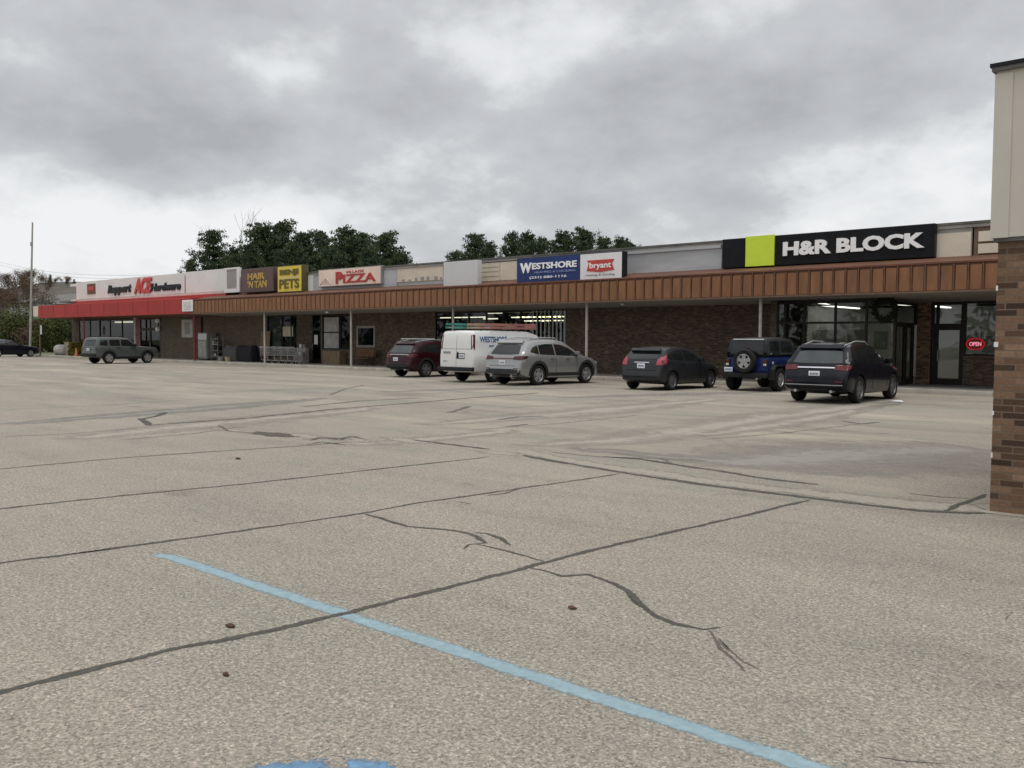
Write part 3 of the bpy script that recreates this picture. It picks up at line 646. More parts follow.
for px, y in ((40, 31.9), (84, 31.9), (194.5, 31.9)):
    x = X(px, y, 335); g = MB(); g.tube([(x, y, .14 if px > 60 else .0), (x, y, 3.36)], .07, 10); g.build('post', m_redpost if px > 60 else m_brownframe, hw, smooth=True)
g = MB(); x = X(199.5, WY); g.box(x - .5, x + .5, WY - .16, WY - .001, .146, 3.26); g.build('downspout_casing', plain('dark_red_casing', (.10, .03, .024), .6), hw)
g = MB(); x = X(135.5, 33.2); g.tube([(x, 33.2, .146), (x, 33.2, 3.28)], .11, 10); g.build('post', plain('faded_post', (.45, .36, .34), .6), hw, smooth=True)
# wall lamp with two globes
x = X(158, 34.3); wl = thing('wall_lamp', 'two white globe lamps, one above the other, beside the hardware entrance', 'lamp', (x, 34.3, 2.5))
for z in (.55, -.1):
    g = MB(); bm = bmesh.new(); bmesh.ops.create_uvsphere(bm, u_segments=14, v_segments=10, radius=.2, matrix=Matrix.Translation((0, 0, z))); g.bm(bm); g.build('globe', m_letter, wl, smooth=True)
g = MB(); g.tube([(0, .05, -.3), (0, .05, .8)], .05, 8); g.tube([(0, .05, .55), (0, .2, .55)], .05, 8); g.build('bracket', m_dark, wl)

# ------------------------------------------------------------------ signs
def sign(name, label, px0, px1, pyt0, pyb0, y=32.92, th=.26, face=m_signw, case=m_black, fr=.05):
    """a box sign hung on the parapet; returns (empty, x0,x1,z0,z1,y)"""
    x0, x1 = at(px0, pyb0, y).x, at(px1, pyb0, y).x
    z1, z0 = at(px0, pyt0, y).z, at(px0, pyb0, y).z
    t = thing(name, label, 'sign', ((x0 + x1) / 2, y, z0))
    o = ((x0 + x1) / 2, y, z0)
    w = (x1 - x0) / 2; h = z1 - z0
    g = MB(); g.bbox(-w, w, 0, th, 0, h, .02); g.build('sign_case', case, t)
    g = MB(); g.box(-w + fr, w - fr, -.008, .01, fr, h - fr); g.build('sign_face', face, t)
    return t, w, h
# black and lime sign
t, w, h = sign('shop_sign', 'black sign with a lime square and white letters above the glazed corner shop', 722, 934, 239.5, 268.5, face=m_sblk, fr=.03, y=32.9)
def ux(px, py=250, y=32.9): return at(px, py, y).x - t.location.x
g = MB(); g.bbox(ux(746.5), ux(775), -.09, -.01, .01, h + .03, .01); g.build('lime_panel', m_lime, t)
lettering('lettering', 'H&R BLOCK', ux(783.5), ux(925), .34, .88, -.008, m_letter, t, bold=.045, depth=.06)
# blue and white sign
t, w, h = sign('shop_sign', 'navy and white double sign with a red badge, above the white van', 517, 622, 258.5, 284.6, face=m_navy, y=31.95, fr=.03, th=.4)
def ux(px, py=265, yy=31.95): return at(px, py, yy).x - t.location.x
g = MB(); g.box(ux(580.5), w - .02, -.014, .0, .04, h - .04); g.build('white_panel', m_signw, t)
lettering('lettering', 'W', ux(520.5), ux(532), .50, .98, -.008, m_letter, t, bold=.04)
lettering('lettering', 'ESTSHORE', ux(532.5), ux(577), .66, .95, -.008, m_letter, t, bold=.03)
lettering('lettering', 'HEATING & COOLING', ux(535), ux(576), .47, .56, -.008, m_softink, t, bold=.0)
lettering('lettering', '(231) 880-1116', ux(530), ux(567), .20, .34, -.008, m_letter, t, bold=.01)
g = MB(); bx0, bx1 = ux(587), ux(614.5)
pts = [(bx0, .44), (bx0 + .12, .78), (bx0, .90), (bx1, .90), (bx1 - .12, .72), (bx1, .44), ((bx0 + bx1) / 2, .36)]
n = len(pts); g.add([(a, -.03, b) for a, b in pts] + [(a, -.012, b) for a, b in pts], [tuple(range(n)), tuple(range(2 * n - 1, n - 1, -1))] + [(i, (i + 1) % n, (i + 1) % n + n, i + n) for i in range(n)]); g.build('badge', m_signred, t)
lettering('lettering', 'bryant', ux(590), ux(611.5), .47, .80, -.03, m_letter, t, bold=.02, depth=.012)
lettering('lettering', 'Heating & Cooling', ux(586), ux(615), .20, .30, -.014, m_greyink, t, bold=.01, depth=.012)
# pizza sign
t, w, h = sign('shop_sign', 'cream sign reading pizza in dark red on the grey parapet', 318.5, 381, 270.2, 287.3, face=m_pizface, case=m_greyink, y=32.95, fr=.04)
def ux(px, py=276, yy=32.95): return at(px, py, yy).x - t.location.x
lettering('lettering', 'PIZZA', ux(336), ux(376), .16, .66, -.008, m_pizred, t, bold=.03)
lettering('lettering', 'P', ux(336), ux(343), .14, .84, -.009, m_pizred, t, bold=.03)
lettering('lettering', 'VILLAGE', ux(346), ux(364), .72, .86, -.008, m_pizred, t, bold=.0)
g = MB(); g.add([(ux(320), -.012, .14), (ux(331), -.012, .14), (ux(326), -.012, .5)], [(0, 1, 2)]); g.tube([(ux(320), -.012, .14), (ux(326), -.012, .5), (ux(331), -.012, .14)], .02, 5); g.build('slice_drawing', plain('faint_drawing', (.60, .48, .42), .6), t)
# brown and yellow box signs
t, w, h = sign('shop_sign', 'brown sign with two lines of ochre letters, left of the yellow pet sign', 241, 273.5, 269.5, 292.8, face=m_brsign, case=m_brsign, y=32.75, th=.45, fr=.12)
lettering('lettering', 'HAIR', -w * .55, w * .5, h * .52, h * .80, -.008, m_ochre, t, bold=.04)
lettering('lettering', "'N TAN", -w * .55, w * .62, h * .17, h * .48, -.008, m_ochre, t, bold=.04)
g = MB(); g.box(-w * .6, w * .55, -.02, .0, h * .86, h * .9); g.build('rust_streak', m_batten, t)
t, w, h = sign('shop_sign', 'bright yellow box sign reading pets in dark olive letters', 277.5, 302, 266.5, 292.8, face=m_yel, case=plain('olive_case', (.10, .085, .02), .5), y=32.7, th=.5, fr=.05)
lettering('lettering', 'BENJI', -w * .78, w * .75, h * .60, h * .86, -.008, m_olive, t, bold=.06)
lettering('lettering', 'PETS', -w * .82, w * .80, h * .14, h * .50, -.008, m_olive, t, bold=.03)
g = MB(); g.box(-w * .85, w * .85, -.012, 0, h * .54, h * .57); g.build('divider', m_cream, t)
# blank sign
t, w, h = sign('blank_sign', 'blank pale grey sign box beside the navy sign', 443.5, 477.5, 262.5, 286.8, face=m_lgrey, case=m_lgrey, y=32.1, th=.3, fr=.03)
g = MB(); g.box(-w, w, .0, .3, -.035, -.002); g.build('bottom_edge', m_black, t)
# hardware letters fixed to the fascia
t = thing('store_sign', 'black italic letters and a large red word on the white fascia', 'sign', (X(145, 33.1, 285), 33.15, 5.0))
def ux(px, yy=33.1): return at(px, 285, yy).x - t.location.x
lettering('lettering', 'Reppert', ux(107.5), ux(131), .10, .95, 0, m_black, t, bold=.05, shear=.25, depth=.08)
lettering('lettering', 'ACE', ux(134), ux(152), .12, 1.32, 0, m_signred, t, bold=.05, shear=.3, depth=.1)
lettering('lettering', 'Hardware', ux(150.5), ux(180.5), .22, .82, 0, m_black, t, bold=.05, shear=.25, depth=.08)
# small dark red square on the fascia, brown vent panel and little white signs
t = thing('square_sign', 'small dark red framed square at the left end of the white fascia', 'sign', (X(91, 33.1, 290), 33.15, 5.35))
g = MB(); g.bbox(-.75, .75, -.06, 0, 0, .85, .02); g.build('sign_face', m_batten, t); g = MB(); g.box(-.5, .5, -.075, -.06, .3, .62); g.build('sign_stripe', m_signred, t)
t = thing('vent_louvre', 'dark brown panel in a white frame at the right end of the white fascia', 'vent', (X(231.5, 33.0, 282), 33.1, 5.05))
g = MB(); g.bbox(-.62, .62, -.05, 0, .0, 1.3, .02); g.build('panel', m_greyink, t)
g = MB(); g.box(-.95, -.62, -.09, 0, -.25, 1.42); g.box(.62, .95, -.09, 0, -.25, 1.42); g.box(-.62, .62, -.09, 0, 1.3, 1.42); g.box(-.62, .62, -.09, 0, -.25, 0); g.build('frame', m_white, t)
t = thing('notice_board', 'white square notice fixed on the right end of the red awning', 'sign', (X(187, 31.3, 307), 31.36, 3.52))
g = MB(); g.bbox(-.72, .72, -.04, .0, 0, .78, .02); g.build('board', m_signw, t); g = MB(); g.box(-.5, .5, -.05, -.04, .12, .66); g.build('print', plain('faint_print', (.62, .60, .58), .7, var=.25, scale=5), t)
t = thing('corner_sign', 'small white and green sign at the far left awning corner', 'sign', (X(34.5, 31.3, 311), 31.5, 3.28))
g = MB(); g.bbox(-.7, .7, -.05, .05, .22, 1.12, .02); g.build('white_board', m_cream, t); g = MB(); g.bbox(-.7, .7, -.05, .05, 0, .215, .02); g.build('green_strip', m_green, t)
t = thing('plaque', 'small white plaque on the far left awning post', 'sign', (X(40, 31.7, 328), 31.8, 1.95))
g = MB(); g.bbox(-.16, .16, -.03, .0, 0, .8, .02); g.build('board', m_signw, t)
t = thing('framed_poster', 'white framed poster on the brick wall right of the hardware entrance', 'poster', (X(186.5, 34.4, 330), 34.49, 1.75))
g = MB(); g.bbox(-.82, .82, -.05, 0, 0, 1.35, .02); g.build('frame', plain('pale_frame', (.50, .49, .46), .6), t); g = MB(); g.box(-.35, .4, -.06, -.05, .25, 1.15); g.build('picture', m_greyink, t)
# neon sign in the window
ox = X(975, 35.3); t = thing('neon_sign', 'red oval open sign glowing in the window behind the pillar', 'sign', (ox, 35.36, 1.66))
g = MB(); g.tube([(.30 * math.cos(a), 0, .20 * math.sin(a)) for a in [2 * math.pi * k / 28 for k in range(29)]], .02, 6); g.build('tube', m_neon, t)
g = MB(); pts = [(.29 * math.cos(2 * math.pi * k / 24), .01, .19 * math.sin(2 * math.pi * k / 24)) for k in range(24)]; g.add(pts, [tuple(range(24))]); g.build('backing', plain('dark_red_backing', (.16, .006, .012), .4), t)
lettering('lettering', 'OPEN', -.20, .20, -.075, .075, 0.0, emit('pink_neon', (1, .32, .4), .75), t, bold=.02, depth=.02)
# round wreath hung in the tax-office window
wx = X(884, 32.9); t = thing('wreath', 'large dark round wreath hung in the corner shop window', 'wreath', (wx, 32.92, 2.88))
g = MB(); rw = random.Random(4)
for k in range(420):
    a = rw.uniform(0, 6.283); rad = .36 + rw.gauss(0, .05); c = Vector((rad * math.cos(a), rw.uniform(-.06, .06), rad * math.sin(a)))
    d = Vector((rw.uniform(-1, 1), rw.uniform(-.4, .4), rw.uniform(-1, 1))).normalized() * .11; s_ = d.cross(Vector((0, 1, 0))).normalized() * .02
    g.add([c - d, c + s_, c + d, c - s_], [(0, 1, 2, 3)])
g.build('greenery', plain('dark_greenery', (.012, .016, .012), .8), t, fix=False)

# ------------------------------------------------------------------ near brick building on the right
nb = thing('brick_building', 'near brick building corner with a cream panel above and dark roof edge', 'building', (-2.37, 9.92, 0))
def nbp(name, m, *boxes):
    g = MB()
    for b in boxes: g.box(b[0] - 2.37, b[1] - 2.37, b[2] + 9.92, b[3] + 9.92, b[4], b[5])
    o = g.build(name, m); o.parent = nb; o.matrix_parent_inverse = Matrix.Translation((2.37, -9.92, 0)); return o
nbp('wall', m_brick_p, (0, 8, 0, 9, -.02, 2.76))
nbp('fascia', m_creamw, (-.045, 8.05, -.05, 9.05, 2.74, 4.365))
nbp('corner_trim', m_creamw, (-.06, .10, -.062, .1, 2.735, 4.335)); nbp('fascia_edge', m_cop, (-.035, 8.04, -.04, 9.04, 2.70, 2.739))
nbp('coping', m_cop, (-.085, 8.1, -.09, 9.1, 4.36, 4.41)); nbp('coping_cap', m_black, (-.10, 8.1, -.105, 9.1, 4.40, 4.435))
nbp('caulk', m_paper, (-.006, .012, -.007, 0.02, .55, .60), (-.006, .012, -.007, .02, .98, 1.02), (-.008, .03, -.008, .02, 1.66, 1.71), (-.006, .012, -.007, .02, 2.22, 2.27))
g = MB(); g.box(-2.44, 6, 9.80, 9.93, 0, .012); tag(g.build('foundation_edge', m_gutter), kind='structure')

# ------------------------------------------------------------------ vehicles
def interp(pts, x):
    if x <= pts[0][0]: return pts[0][1]
    for (a, b), (c, d) in zip(pts, pts[1:]):
        if x <= c: return b + (d - b) * (x - a) / (c - a) if c > a else d
    return pts[-1][1]
def loft(top, bot, plan, W, belt, tumble, dx=.05, crown=.02):
    x0, x1 = top[0][0], top[-1][0]
    xs = set([x0, x1]) | {p[0] for p in top}
    x = x0
    while x < x1: xs.add(round(x, 4)); x += dx
    for k in range(1, 7): xs.add(x0 + .012 * k); xs.add(x1 - .012 * k)
    xs = sorted(xs); rows = []
    def sm(x):   # a little smoothing of the outline
        ws = 0; acc = 0
        for d, wt in ((-.03, 1), (0, 2), (.03, 1)):
            q = min(max(x + d, x0), x1); acc += wt * interp(top, q); ws += wt
        return acc / ws
    for x in xs:
        zt = sm(x); zb = interp(bot, x); w = W * interp(plan, x); zB = min(interp(belt, x), zt - .09); h = zt - zB
        e = min(.07, h * .45); wr = w * .975 - tumble * h
        half = [(0, zb), (.8 * w, zb), (.95 * w, zb + .04), (.985 * w, zb + .14), (w, zb + (zB - zb) * .55), (.996 * w, zB - .05), (.975 * w, zB),
                (.975 * w - tumble * h * .5, zB + h * .5), (wr, zt - e), (wr - .035, zt - e * .3), (wr - .13, zt), (wr * .5, zt + crown * .7), (0, zt + crown)]
        rows.append([(x, y, z) for y, z in half] + [(x, -y, z) for y, z in half[-2:0:-1]])
    n = len(rows[0]); vs = [v for r in rows for v in r]; fs = []
    for i in range(len(rows) - 1):
        for k in range(n): fs.append((i * n + k, i * n + (k + 1) % n, (i + 1) * n + (k + 1) % n, (i + 1) * n + k))
    fs.append(tuple(range(n))); fs.append(tuple((len(rows) - 1) * n + k for k in range(n - 1, -1, -1)))
    return vs, fs
class Car:
    def __init__(s, name, label, cat, loc, heading, scale=1.0):
        s.t = thing(name, label, cat, (loc[0], loc[1], 0), R(heading)); s.t.scale = (scale,) * 3
    def body(s, m, top, bot, plan, W, belt, tumble, axles, r, track, dx=.05, name='body', well=.055):
        vs, fs = loft(top, bot, plan, W, belt, tumble, dx)
        g = MB(); g.add(vs, fs); o = g.build(name, [m, m_well], None)
        cut = MB()
        for ax in axles:
            for sd in (-1, 1): cut.lathe([(0, sd * (W + .3)), (r + well, sd * (W + .3)), (r + well, sd * (W - .36)), (0, sd * (W - .36))], 'y', 40, (ax, 0, r))
        c = cut.build('cut', m_well)
        o.data.materials.clear(); o.data.materials.append(m); o.data.materials.append(m_well)
        md = o.modifiers.new('b', 'BOOLEAN'); md.object = c; md.operation = 'DIFFERENCE'; md.solver = 'EXACT'; md.material_mode = 'TRANSFER'
        dg = bpy.context.evaluated_depsgraph_get(); me = bpy.data.meshes.new_from_object(o.evaluated_get(dg))
        o.modifiers.clear(); old = o.data; o.data = me; bpy.data.objects.remove(c)
        me.polygons.foreach_set('use_smooth', [True] * len(me.polygons)); me.set_sharp_from_angle(angle=R(32))
        o.parent = s.t; s.o = o; s.W = W; s.r = r; s.track = track; s.axles = axles
        bm = bmesh.new(); bm.from_mesh(me); s.bvh = BVHTree.FromBMesh(bm); bm.free()
        return o
    def strip(s, name, m, lower, upper, axis, off=.006, nu=14, nv=5, parent=None, th=.012, both=False):
        """a panel following the body skin; axis r/l: points (x,z); b/f: (y,z); t: (x,y)"""
        def samp(pl, t):
            ls = [0]
            for a, b in zip(pl, pl[1:]): ls.append(ls[-1] + math.hypot(b[0] - a[0], b[1] - a[1]))
            d = t * ls[-1]
            for k in range(len(pl) - 1):
                if d <= ls[k + 1] + 1e-9:
                    q = (d - ls[k]) / max(1e-9, ls[k + 1] - ls[k]); return (pl[k][0] + (pl[k + 1][0] - pl[k][0]) * q, pl[k][1] + (pl[k + 1][1] - pl[k][1]) * q)
            return pl[-1]
        D = {'r': Vector((0, 1, 0)), 'l': Vector((0, -1, 0)), 'b': Vector((1, 0, 0)), 'f': Vector((-1, 0, 0)), 't': Vector((0, 0, -1))}[axis]
        tops = []; miss = []
        for j in range(nv + 1):
            for i in range(nu + 1):
                a = samp(lower, i / nu); b = samp(upper, i / nu); q = (a[0] + (b[0] - a[0]) * j / nv, a[1] + (b[1] - a[1]) * j / nv)
                if axis in 'rl': o = Vector((q[0], 0, q[1]))
                elif axis in 'bf': o = Vector((0, q[0], q[1]))
                else: o = Vector((q[0], q[1], 0))
                hit, nrm, _, _ = s.bvh.ray_cast(o - D * 9, D)
                if hit is None:
                    hit, nrm, _, _ = s.bvh.find_nearest(o - D * (s.W if axis in 'rl' else 2.2))
                if nrm.dot(D) > 0: nrm = -nrm
                tops.append((hit, nrm))
        g = MB(); n = nu + 1
        out = [h + nn * off for h, nn in tops]; inn = [h - nn * th for h, nn in tops]
        fs = [(j * n + i, j * n + i + 1, (j + 1) * n + i + 1, (j + 1) * n + i) for j in range(nv) for i in range(nu)]
        k = len(out); ring = [i for i in range(n)] + [j * n + nu for j in range(1, nv + 1)] + [nv * n + i for i in range(nu - 1, -1, -1)] + [j * n for j in range(nv - 1, 0, -1)]
        fs2 = [(ring[i], ring[(i + 1) % len(ring)], ring[(i + 1) % len(ring)] + k, ring[i] + k) for i in range(len(ring))]
        g.add(out + inn, fs + fs2); ob = g.build(name, m, parent or s.t, smooth=True, angle=50)
        if both: s.strip(name, m, [(p[0], p[1]) for p in lower], [(p[0], p[1]) for p in upper], 'l' if axis == 'r' else 'r', off, nu, nv, parent, th)
        return ob
    def quad(s, name, m, a, b, c, d, axis, **k): return s.strip(name, m, [a, b], [d, c], axis, **k)
    def box(s, name, m, x0, x1, y0, y1, z0, z1, b=.015, parent=None):
        g = MB(); g.bbox(x0, x1, y0, y1, z0, z1, b); return g.build(name, m, parent or s.t, smooth=True)
    def wheel(s, x, side, rimm=None, r=None, w=.23, spokes=5, y=None, axis='y', z=None, rr=.66, name='wheel'):
        r = r or s.r; y = side * s.track / 2 if y is None else y; z = r if z is None else z
        e = bpy.data.objects.new(name, None)
        g = MB(); R1 = r * rr
        prof = [(R1, -w / 2 + .01), (R1 + .02, -w / 2), (r - .03, -w / 2), (r - .006, -w / 2 + .03), (r, -w / 4), (r, w / 4), (r - .006, w / 2 - .03), (r - .03, w / 2), (R1 + .02, w / 2), (R1, w / 2 - .01)]
        sg = side
        c = (x, y, z)
        g.lathe([(a, b) for a, b in prof], axis, 30, c); tyre = g.build(name, m_rubber, s.t, smooth=True, angle=40)
        # rim: barrel, spokes, hub; outer face at +side
        g = MB(); f = sg * (w / 2 - .03)
        g.lathe([(R1, f + sg * .02), (R1 - .018, f + sg * .025), (R1 - .03, f), (R1 - .035, -f)], axis, 30, c)
        g.lathe([(.0, f + sg * .012), (.06, f + sg * .01), (.075, f - sg * .02)], axis, 16, c)
        for k in range(spokes):
            a = 2 * math.pi * k / spokes + .3; wa = .036 + .02 * (5 / spokes); wb = wa * 1.35
            er = (math.cos(a), math.sin(a)); et = (-math.sin(a), math.cos(a)); P = []
            for rad, hw, h in ((.05, wa, f), (R1 - .015, wb, f + sg * .005)):
                for q in (-1, 1):
                    for hh in (h, h - sg * .05):
                        u = er[0] * rad + et[0] * q * hw; v = er[1] * rad + et[1] * q * hw
                        P.append((x + u, y + hh, z + v) if axis == 'y' else (x + hh, y + u, z + v))
            g.add(P, [(0, 2, 3, 1), (4, 5, 7, 6), (0, 4, 6, 2), (1, 3, 7, 5), (0, 1, 5, 4), (2, 6, 7, 3)])
        g.build('rim', rimm or m_rim, tyre, smooth=True, angle=30)
        g = MB(); g.lathe([(0, f - sg * .09), (R1 - .03, f - sg * .09)], axis, 20, c); g.build('brake_disc', m_well, tyre)
        return tyre
    def wheels(s, rimm=None, spokes=5, w=.23, rr=.66):
        for x in s.axles:
            for sd in (-1, 1): s.wheel(x, sd, rimm, spokes=spokes, w=w, rr=rr)
    def arches(s, m, w=.09, off=.012):
        for x in s.axles:
            for ax in 'rl':
                an = [R(a) for a in range(-12, 193, 8)]
                s.strip('wheel_arch', m, [(x + (s.r + .064) * math.cos(a), s.r + (s.r + .064) * math.sin(a)) for a in an], [(x + (s.r + .064 + w) * math.cos(a), s.r + (s.r + .064 + w) * math.sin(a)) for a in an], ax, off=off, nu=24, nv=1)
    def mirror(s, x, y, z, m):
        for sd in (-1, 1):
            g = MB(); g.bbox(x - .06, x + .07, min(sd * y, sd * (y + .2)), max(sd * y, sd * (y + .2)), z, z + .15, .035); g.build('wing_mirror', m, s.t, smooth=True)
    def plate(s, y, z, x, m=m_plate):
        p = s.box('licence_plate', m, x - .012, x, y - .155, y + .155, z, z + .155, .003)
        g = MB()
        for k in range(6): g.box(x - .014, x - .0125, y - .115 + k * .04, y - .09 + k * .04, z + .05, z + .11)
        g.build('plate_characters', m_platei, p); return p
    def handles(s, xs, z, m):
        for x in xs:
            for ax in 'rl': s.quad('door_handle', m, (x, z), (x + .2, z), (x + .2, z + .035), (x, z + .035), ax, off=.03, nu=4, nv=1)
    def seams(s, xs, z0, z1):
        for x in xs:
            for ax in 'rl': s.quad('door_seam', m_well, (x, z0), (x + .014, z0), (x + .014, z1), (x, z1), ax, off=.003, nu=1, nv=6, th=.004)
PLAN = lambda r, f: [(r, .80), (r + .04, .88), (r + .12, .945), (r + .35, .985), (r + .8, 1), (f - 1.1, 1), (f - .5, .965), (f - .2, .88), (f - .05, .72), (f, .55)]
def suv(name, label, loc, head, m, wb=2.74, ro=1.0, fo=.98, W=.945, H=1.66, r=.37, belt=1.06, glassm=m_cglass, rimm=m_rim, trim=m_plast, scale=1, rake=.0, rails=True, crossbars=False, lamp=m_lampr, spokes=5, wide_lamp=True, clad=True, chrome=False, plate_y=0.0, rearglass=None):
    c = Car(name, label, 'suv', loc, head, scale)
    k = H / 1.66
    top = [(-ro, .52), (-ro + .03, .70 * k), (-ro + .07, .78 * k), (-ro + .11 + rake, .98 * k), (-ro + .17 + rake, 1.10 * k), (-ro + .42 + rake, 1.42 * k), (-ro + .56 + rake, 1.56 * k), (-.1, H - .025), (.5, H), (1.1, H - .01), (wb * .58, 1.57 * k), (wb * .58 + .45, 1.33 * k), (wb * .58 + .80, 1.12 * k), (wb * .58 + 1.0, 1.06 * k), (wb + .45, .95 * k), (wb + fo - .16, .82 * k), (wb + fo - .03, .66 * k), (wb + fo, .5)]
    bot = [(-ro, .42), (-ro + .3, .32), (-.35, .25), (wb + .4, .22), (wb + fo - .25, .25), (wb + fo, .36)]
    c.body(m, top, bot, PLAN(-ro, wb + fo), W, [(-ro, belt + .05), (0, belt + .03), (wb, belt - .07), (wb + fo, belt - .15)], .34, (0, wb), r, 2 * W - .25)
    c.wheels(rimm, spokes)
    zr = lambda x: interp(top, x)
    # glass
    rg = rearglass or glassm
    c.strip('rear_window', rg, [(-.70, 1.12 * k), (-.35, 1.10 * k), (.35, 1.10 * k), (.70, 1.12 * k)], [(-.60, 1.43 * k), (-.3, 1.46 * k), (.3, 1.46 * k), (.60, 1.43 * k)], 'b')
    c.strip('spoiler', m, [(-.63, 1.475 * k), (.63, 1.475 * k)], [(-.60, 1.57 * k), (.60, 1.57 * k)], 'b', off=.07, nv=2)
    b0 = belt + .05
    x1 = wb * .58
    for ax in 'rl':
        c.strip('side_window', glassm, [(-.42, b0 + .10), (-.05, b0 + .02), (.02, b0 + .01)], [(-.26, b0 + .26), (-.05, b0 + .33), (.02, b0 + .345)], ax)
        c.strip('side_window', glassm, [(.07, b0 + .01), (.90, b0 - .02)], [(.07, b0 + .35), (.5, b0 + .385), (.90, b0 + .385)], ax)
        c.strip('side_window', glassm, [(.97, b0 - .02), (x1 + .62, b0 - .06)], [(.97, b0 + .385), (1.35, b0 + .36), (x1 + .20, b0 + .24), (x1 + .62, b0 - .03)], ax)
    c.strip('windscreen', glassm, [(-.66, 1.12 * k), (.66, 1.12 * k)], [(-.55, 1.50 * k), (.55, 1.50 * k)], 'f')
    # rear lamps wrap round the corner
    for sd in (-1, 1):
        c.quad('tail_lamp', lamp, (sd * .50, .93 * k), (sd * .86, .91 * k), (sd * .84, 1.06 * k), (sd * .52, 1.03 * k), 'b', nu=8, nv=3, off=.012)
    for ax in 'rl': c.quad('tail_lamp', lamp, (-ro + .10, .90 * k), (-ro + .42, 1.00 * k), (-ro + .38, 1.05 * k), (-ro + .16, 1.06 * k), ax, nu=8, nv=3, off=.01)
    if chrome: c.strip('chrome_bar', m_chrome, [(-.52, .965 * k), (.52, .965 * k)], [(-.52, 1.0 * k), (.52, 1.0 * k)], 'b', off=.02, nv=1)
    c.strip('rear_bumper', trim, [(-.84, .40), (-.4, .38), (.4, .38), (.84, .40)], [(-.86, .56), (-.5, .60), (.5, .60), (.86, .56)], 'b', off=.012, nv=3, nu=18)
    c.quad('skid_plate', m_gplast, (-.45, .36), (.45, .36), (.40, .43), (-.40, .43), 'b', off=.025, nv=1)
    for sd in (-1, 1):
        c.quad('reflector', m_lampr, (sd * .58, .60), (sd * .78, .60), (sd * .78, .63), (sd * .58, .63), 'b', off=.02, nu=3, nv=1)
        g = MB(); g.tube([(-ro - .02, sd * .5, .35), (-ro + .3, sd * .5, .36)], .04, 10); g.build('exhaust', m_alu, c.t, smooth=True)
    hit = c.bvh.ray_cast(Vector((-9, plate_y, .80 * k)), Vector((1, 0, 0)))[0]
    c.plate(plate_y, .74 * k, hit.x - .004)
    c.quad('tailgate_seam', m_well, (-.62, .70 * k), (.62, .70 * k), (.62, .712 * k), (-.62, .712 * k), 'b', off=.003, nv=1)
    # front
    for sd in (-1, 1): c.quad('headlight', m_lampw, (sd * .50, .70 * k), (sd * .86, .74 * k), (sd * .84, .84 * k), (sd * .50, .80 * k), 'f', nu=8, nv=3)
    c.quad('grille', m_plast, (-.45, .50), (.45, .50), (.45, .78 * k), (-.45, .78 * k), 'f', nv=4)
    if clad:
        c.arches(trim)
        for ax in 'rl': c.strip('sill_cladding', trim, [(r + .12, .27), (wb - r - .12, .25)], [(r + .14, .46), (wb - r - .14, .44)], ax, off=.012, nv=2)
    c.seams((.05, .94, x1 + .55), .38, b0 - .03); c.handles((.62, 1.42 + .1), belt - .10, m)
    c.mirror(x1 + .52, W * .93, belt + .02, m)
    if rails:
        for sd in (-1, 1):
            pts = [(-.45, sd * .60, zr(-.45) - .0), (-.38, sd * .60, zr(-.38) + .05), (.4, sd * .615, H + .055), (1.2, sd * .61, H + .04), (1.45, sd * .60, zr(1.45) - .01)]
            g = MB(); g.tube(pts, .018, 8); g.build('roof_rail', m_alu, c.t, smooth=True)
    if crossbars:
        for x in (-.15, .75):
            g = MB(); g.tube([(x, -.64, H + .08), (x, .64, H + .08)], .028, 8); g.build('roof_bar', m_alu, c.t, smooth=True)
    return c
def place(px, py, W, head, side=-1, dy=0):
    """centre of the rear axle from the ground contact of the rear right tyre"""
    p = gr(px, py + dy); h = R(head); rt = Vector((math.sin(h), -math.cos(h), 0)); q = p - rt * (W - .02); return (q.x, q.y)
p_black = paint('black_blue_paint', (.004, .0045, .009), .1, .25)
p_silver = paint('silver_paint', (.33, .33, .33), .55, .3)
p_maroon = paint('maroon_paint', (.026, .003, .007), .25, .3)
p_grey = paint('dark_grey_paint', (.034, .036, .039), .4, .32)
p_blue = paint('deep_blue_paint', (.011, .024, .115), .2, .3)
p_white = paint('white_van_paint', (.72, .72, .71), 0, .35)
p_sage = paint('grey_green_paint', (.10, .112, .108), .4, .36)
p_navy = paint('dark_navy_paint', (.012, .013, .022), .2, .3)
# black suv nearest
c = suv('black_suv', 'glossy black suv with chrome tailgate bar parked nearest the glazed corner shop', place(859.5, 403.5, .94, 91), 91, p_black, wb=2.79, ro=1.02, W=.945, H=1.67, r=.385, rake=.10, chrome=True, rimm=m_rimd, clad=False, rearglass=m_cglass2, rails=True, lamp=m_lampr, trim=p_black)
c.strip('chrome_strip', m_alu, [(-.80, .515), (.80, .515)], [(-.80, .535), (.80, .535)], 'b', off=.02, nv=1)
# silver suv
c = suv('silver_suv', 'silver suv with black wheel-arch cladding parked right of the white van', place(538, 385.5, .95, 88.5), 88.5, p_silver, wb=2.765, ro=1.0, W=.95, H=1.68, r=.375, rimm=m_rim, scale=1.04, lamp=plain('dark_lamp_lens', (.06, .012, .014), .2), trim=m_gplast, chrome=False)
c.strip('lamp_bar', m_lampr, [(-.55, .96), (.55, .96)], [(-.55, .985), (.55, .985)], 'b', off=.014, nv=1)
# maroon suv
c = suv('maroon_suv', 'dark maroon suv with roof bars parked left of the white van', place(426.5, 377.3, .92, 90), 90, p_maroon, wb=2.69, ro=.95, W=.92, H=1.64, r=.365, crossbars=True, rimm=m_rimd, rearglass=m_cglass2, plate_y=.18, lamp=m_lampr)
c.strip('chrome_bar', m_alu, [(-.62, 1.0), (.62, 1.0)], [(-.62, 1.035), (.62, 1.035)], 'b', off=.02, nv=1)

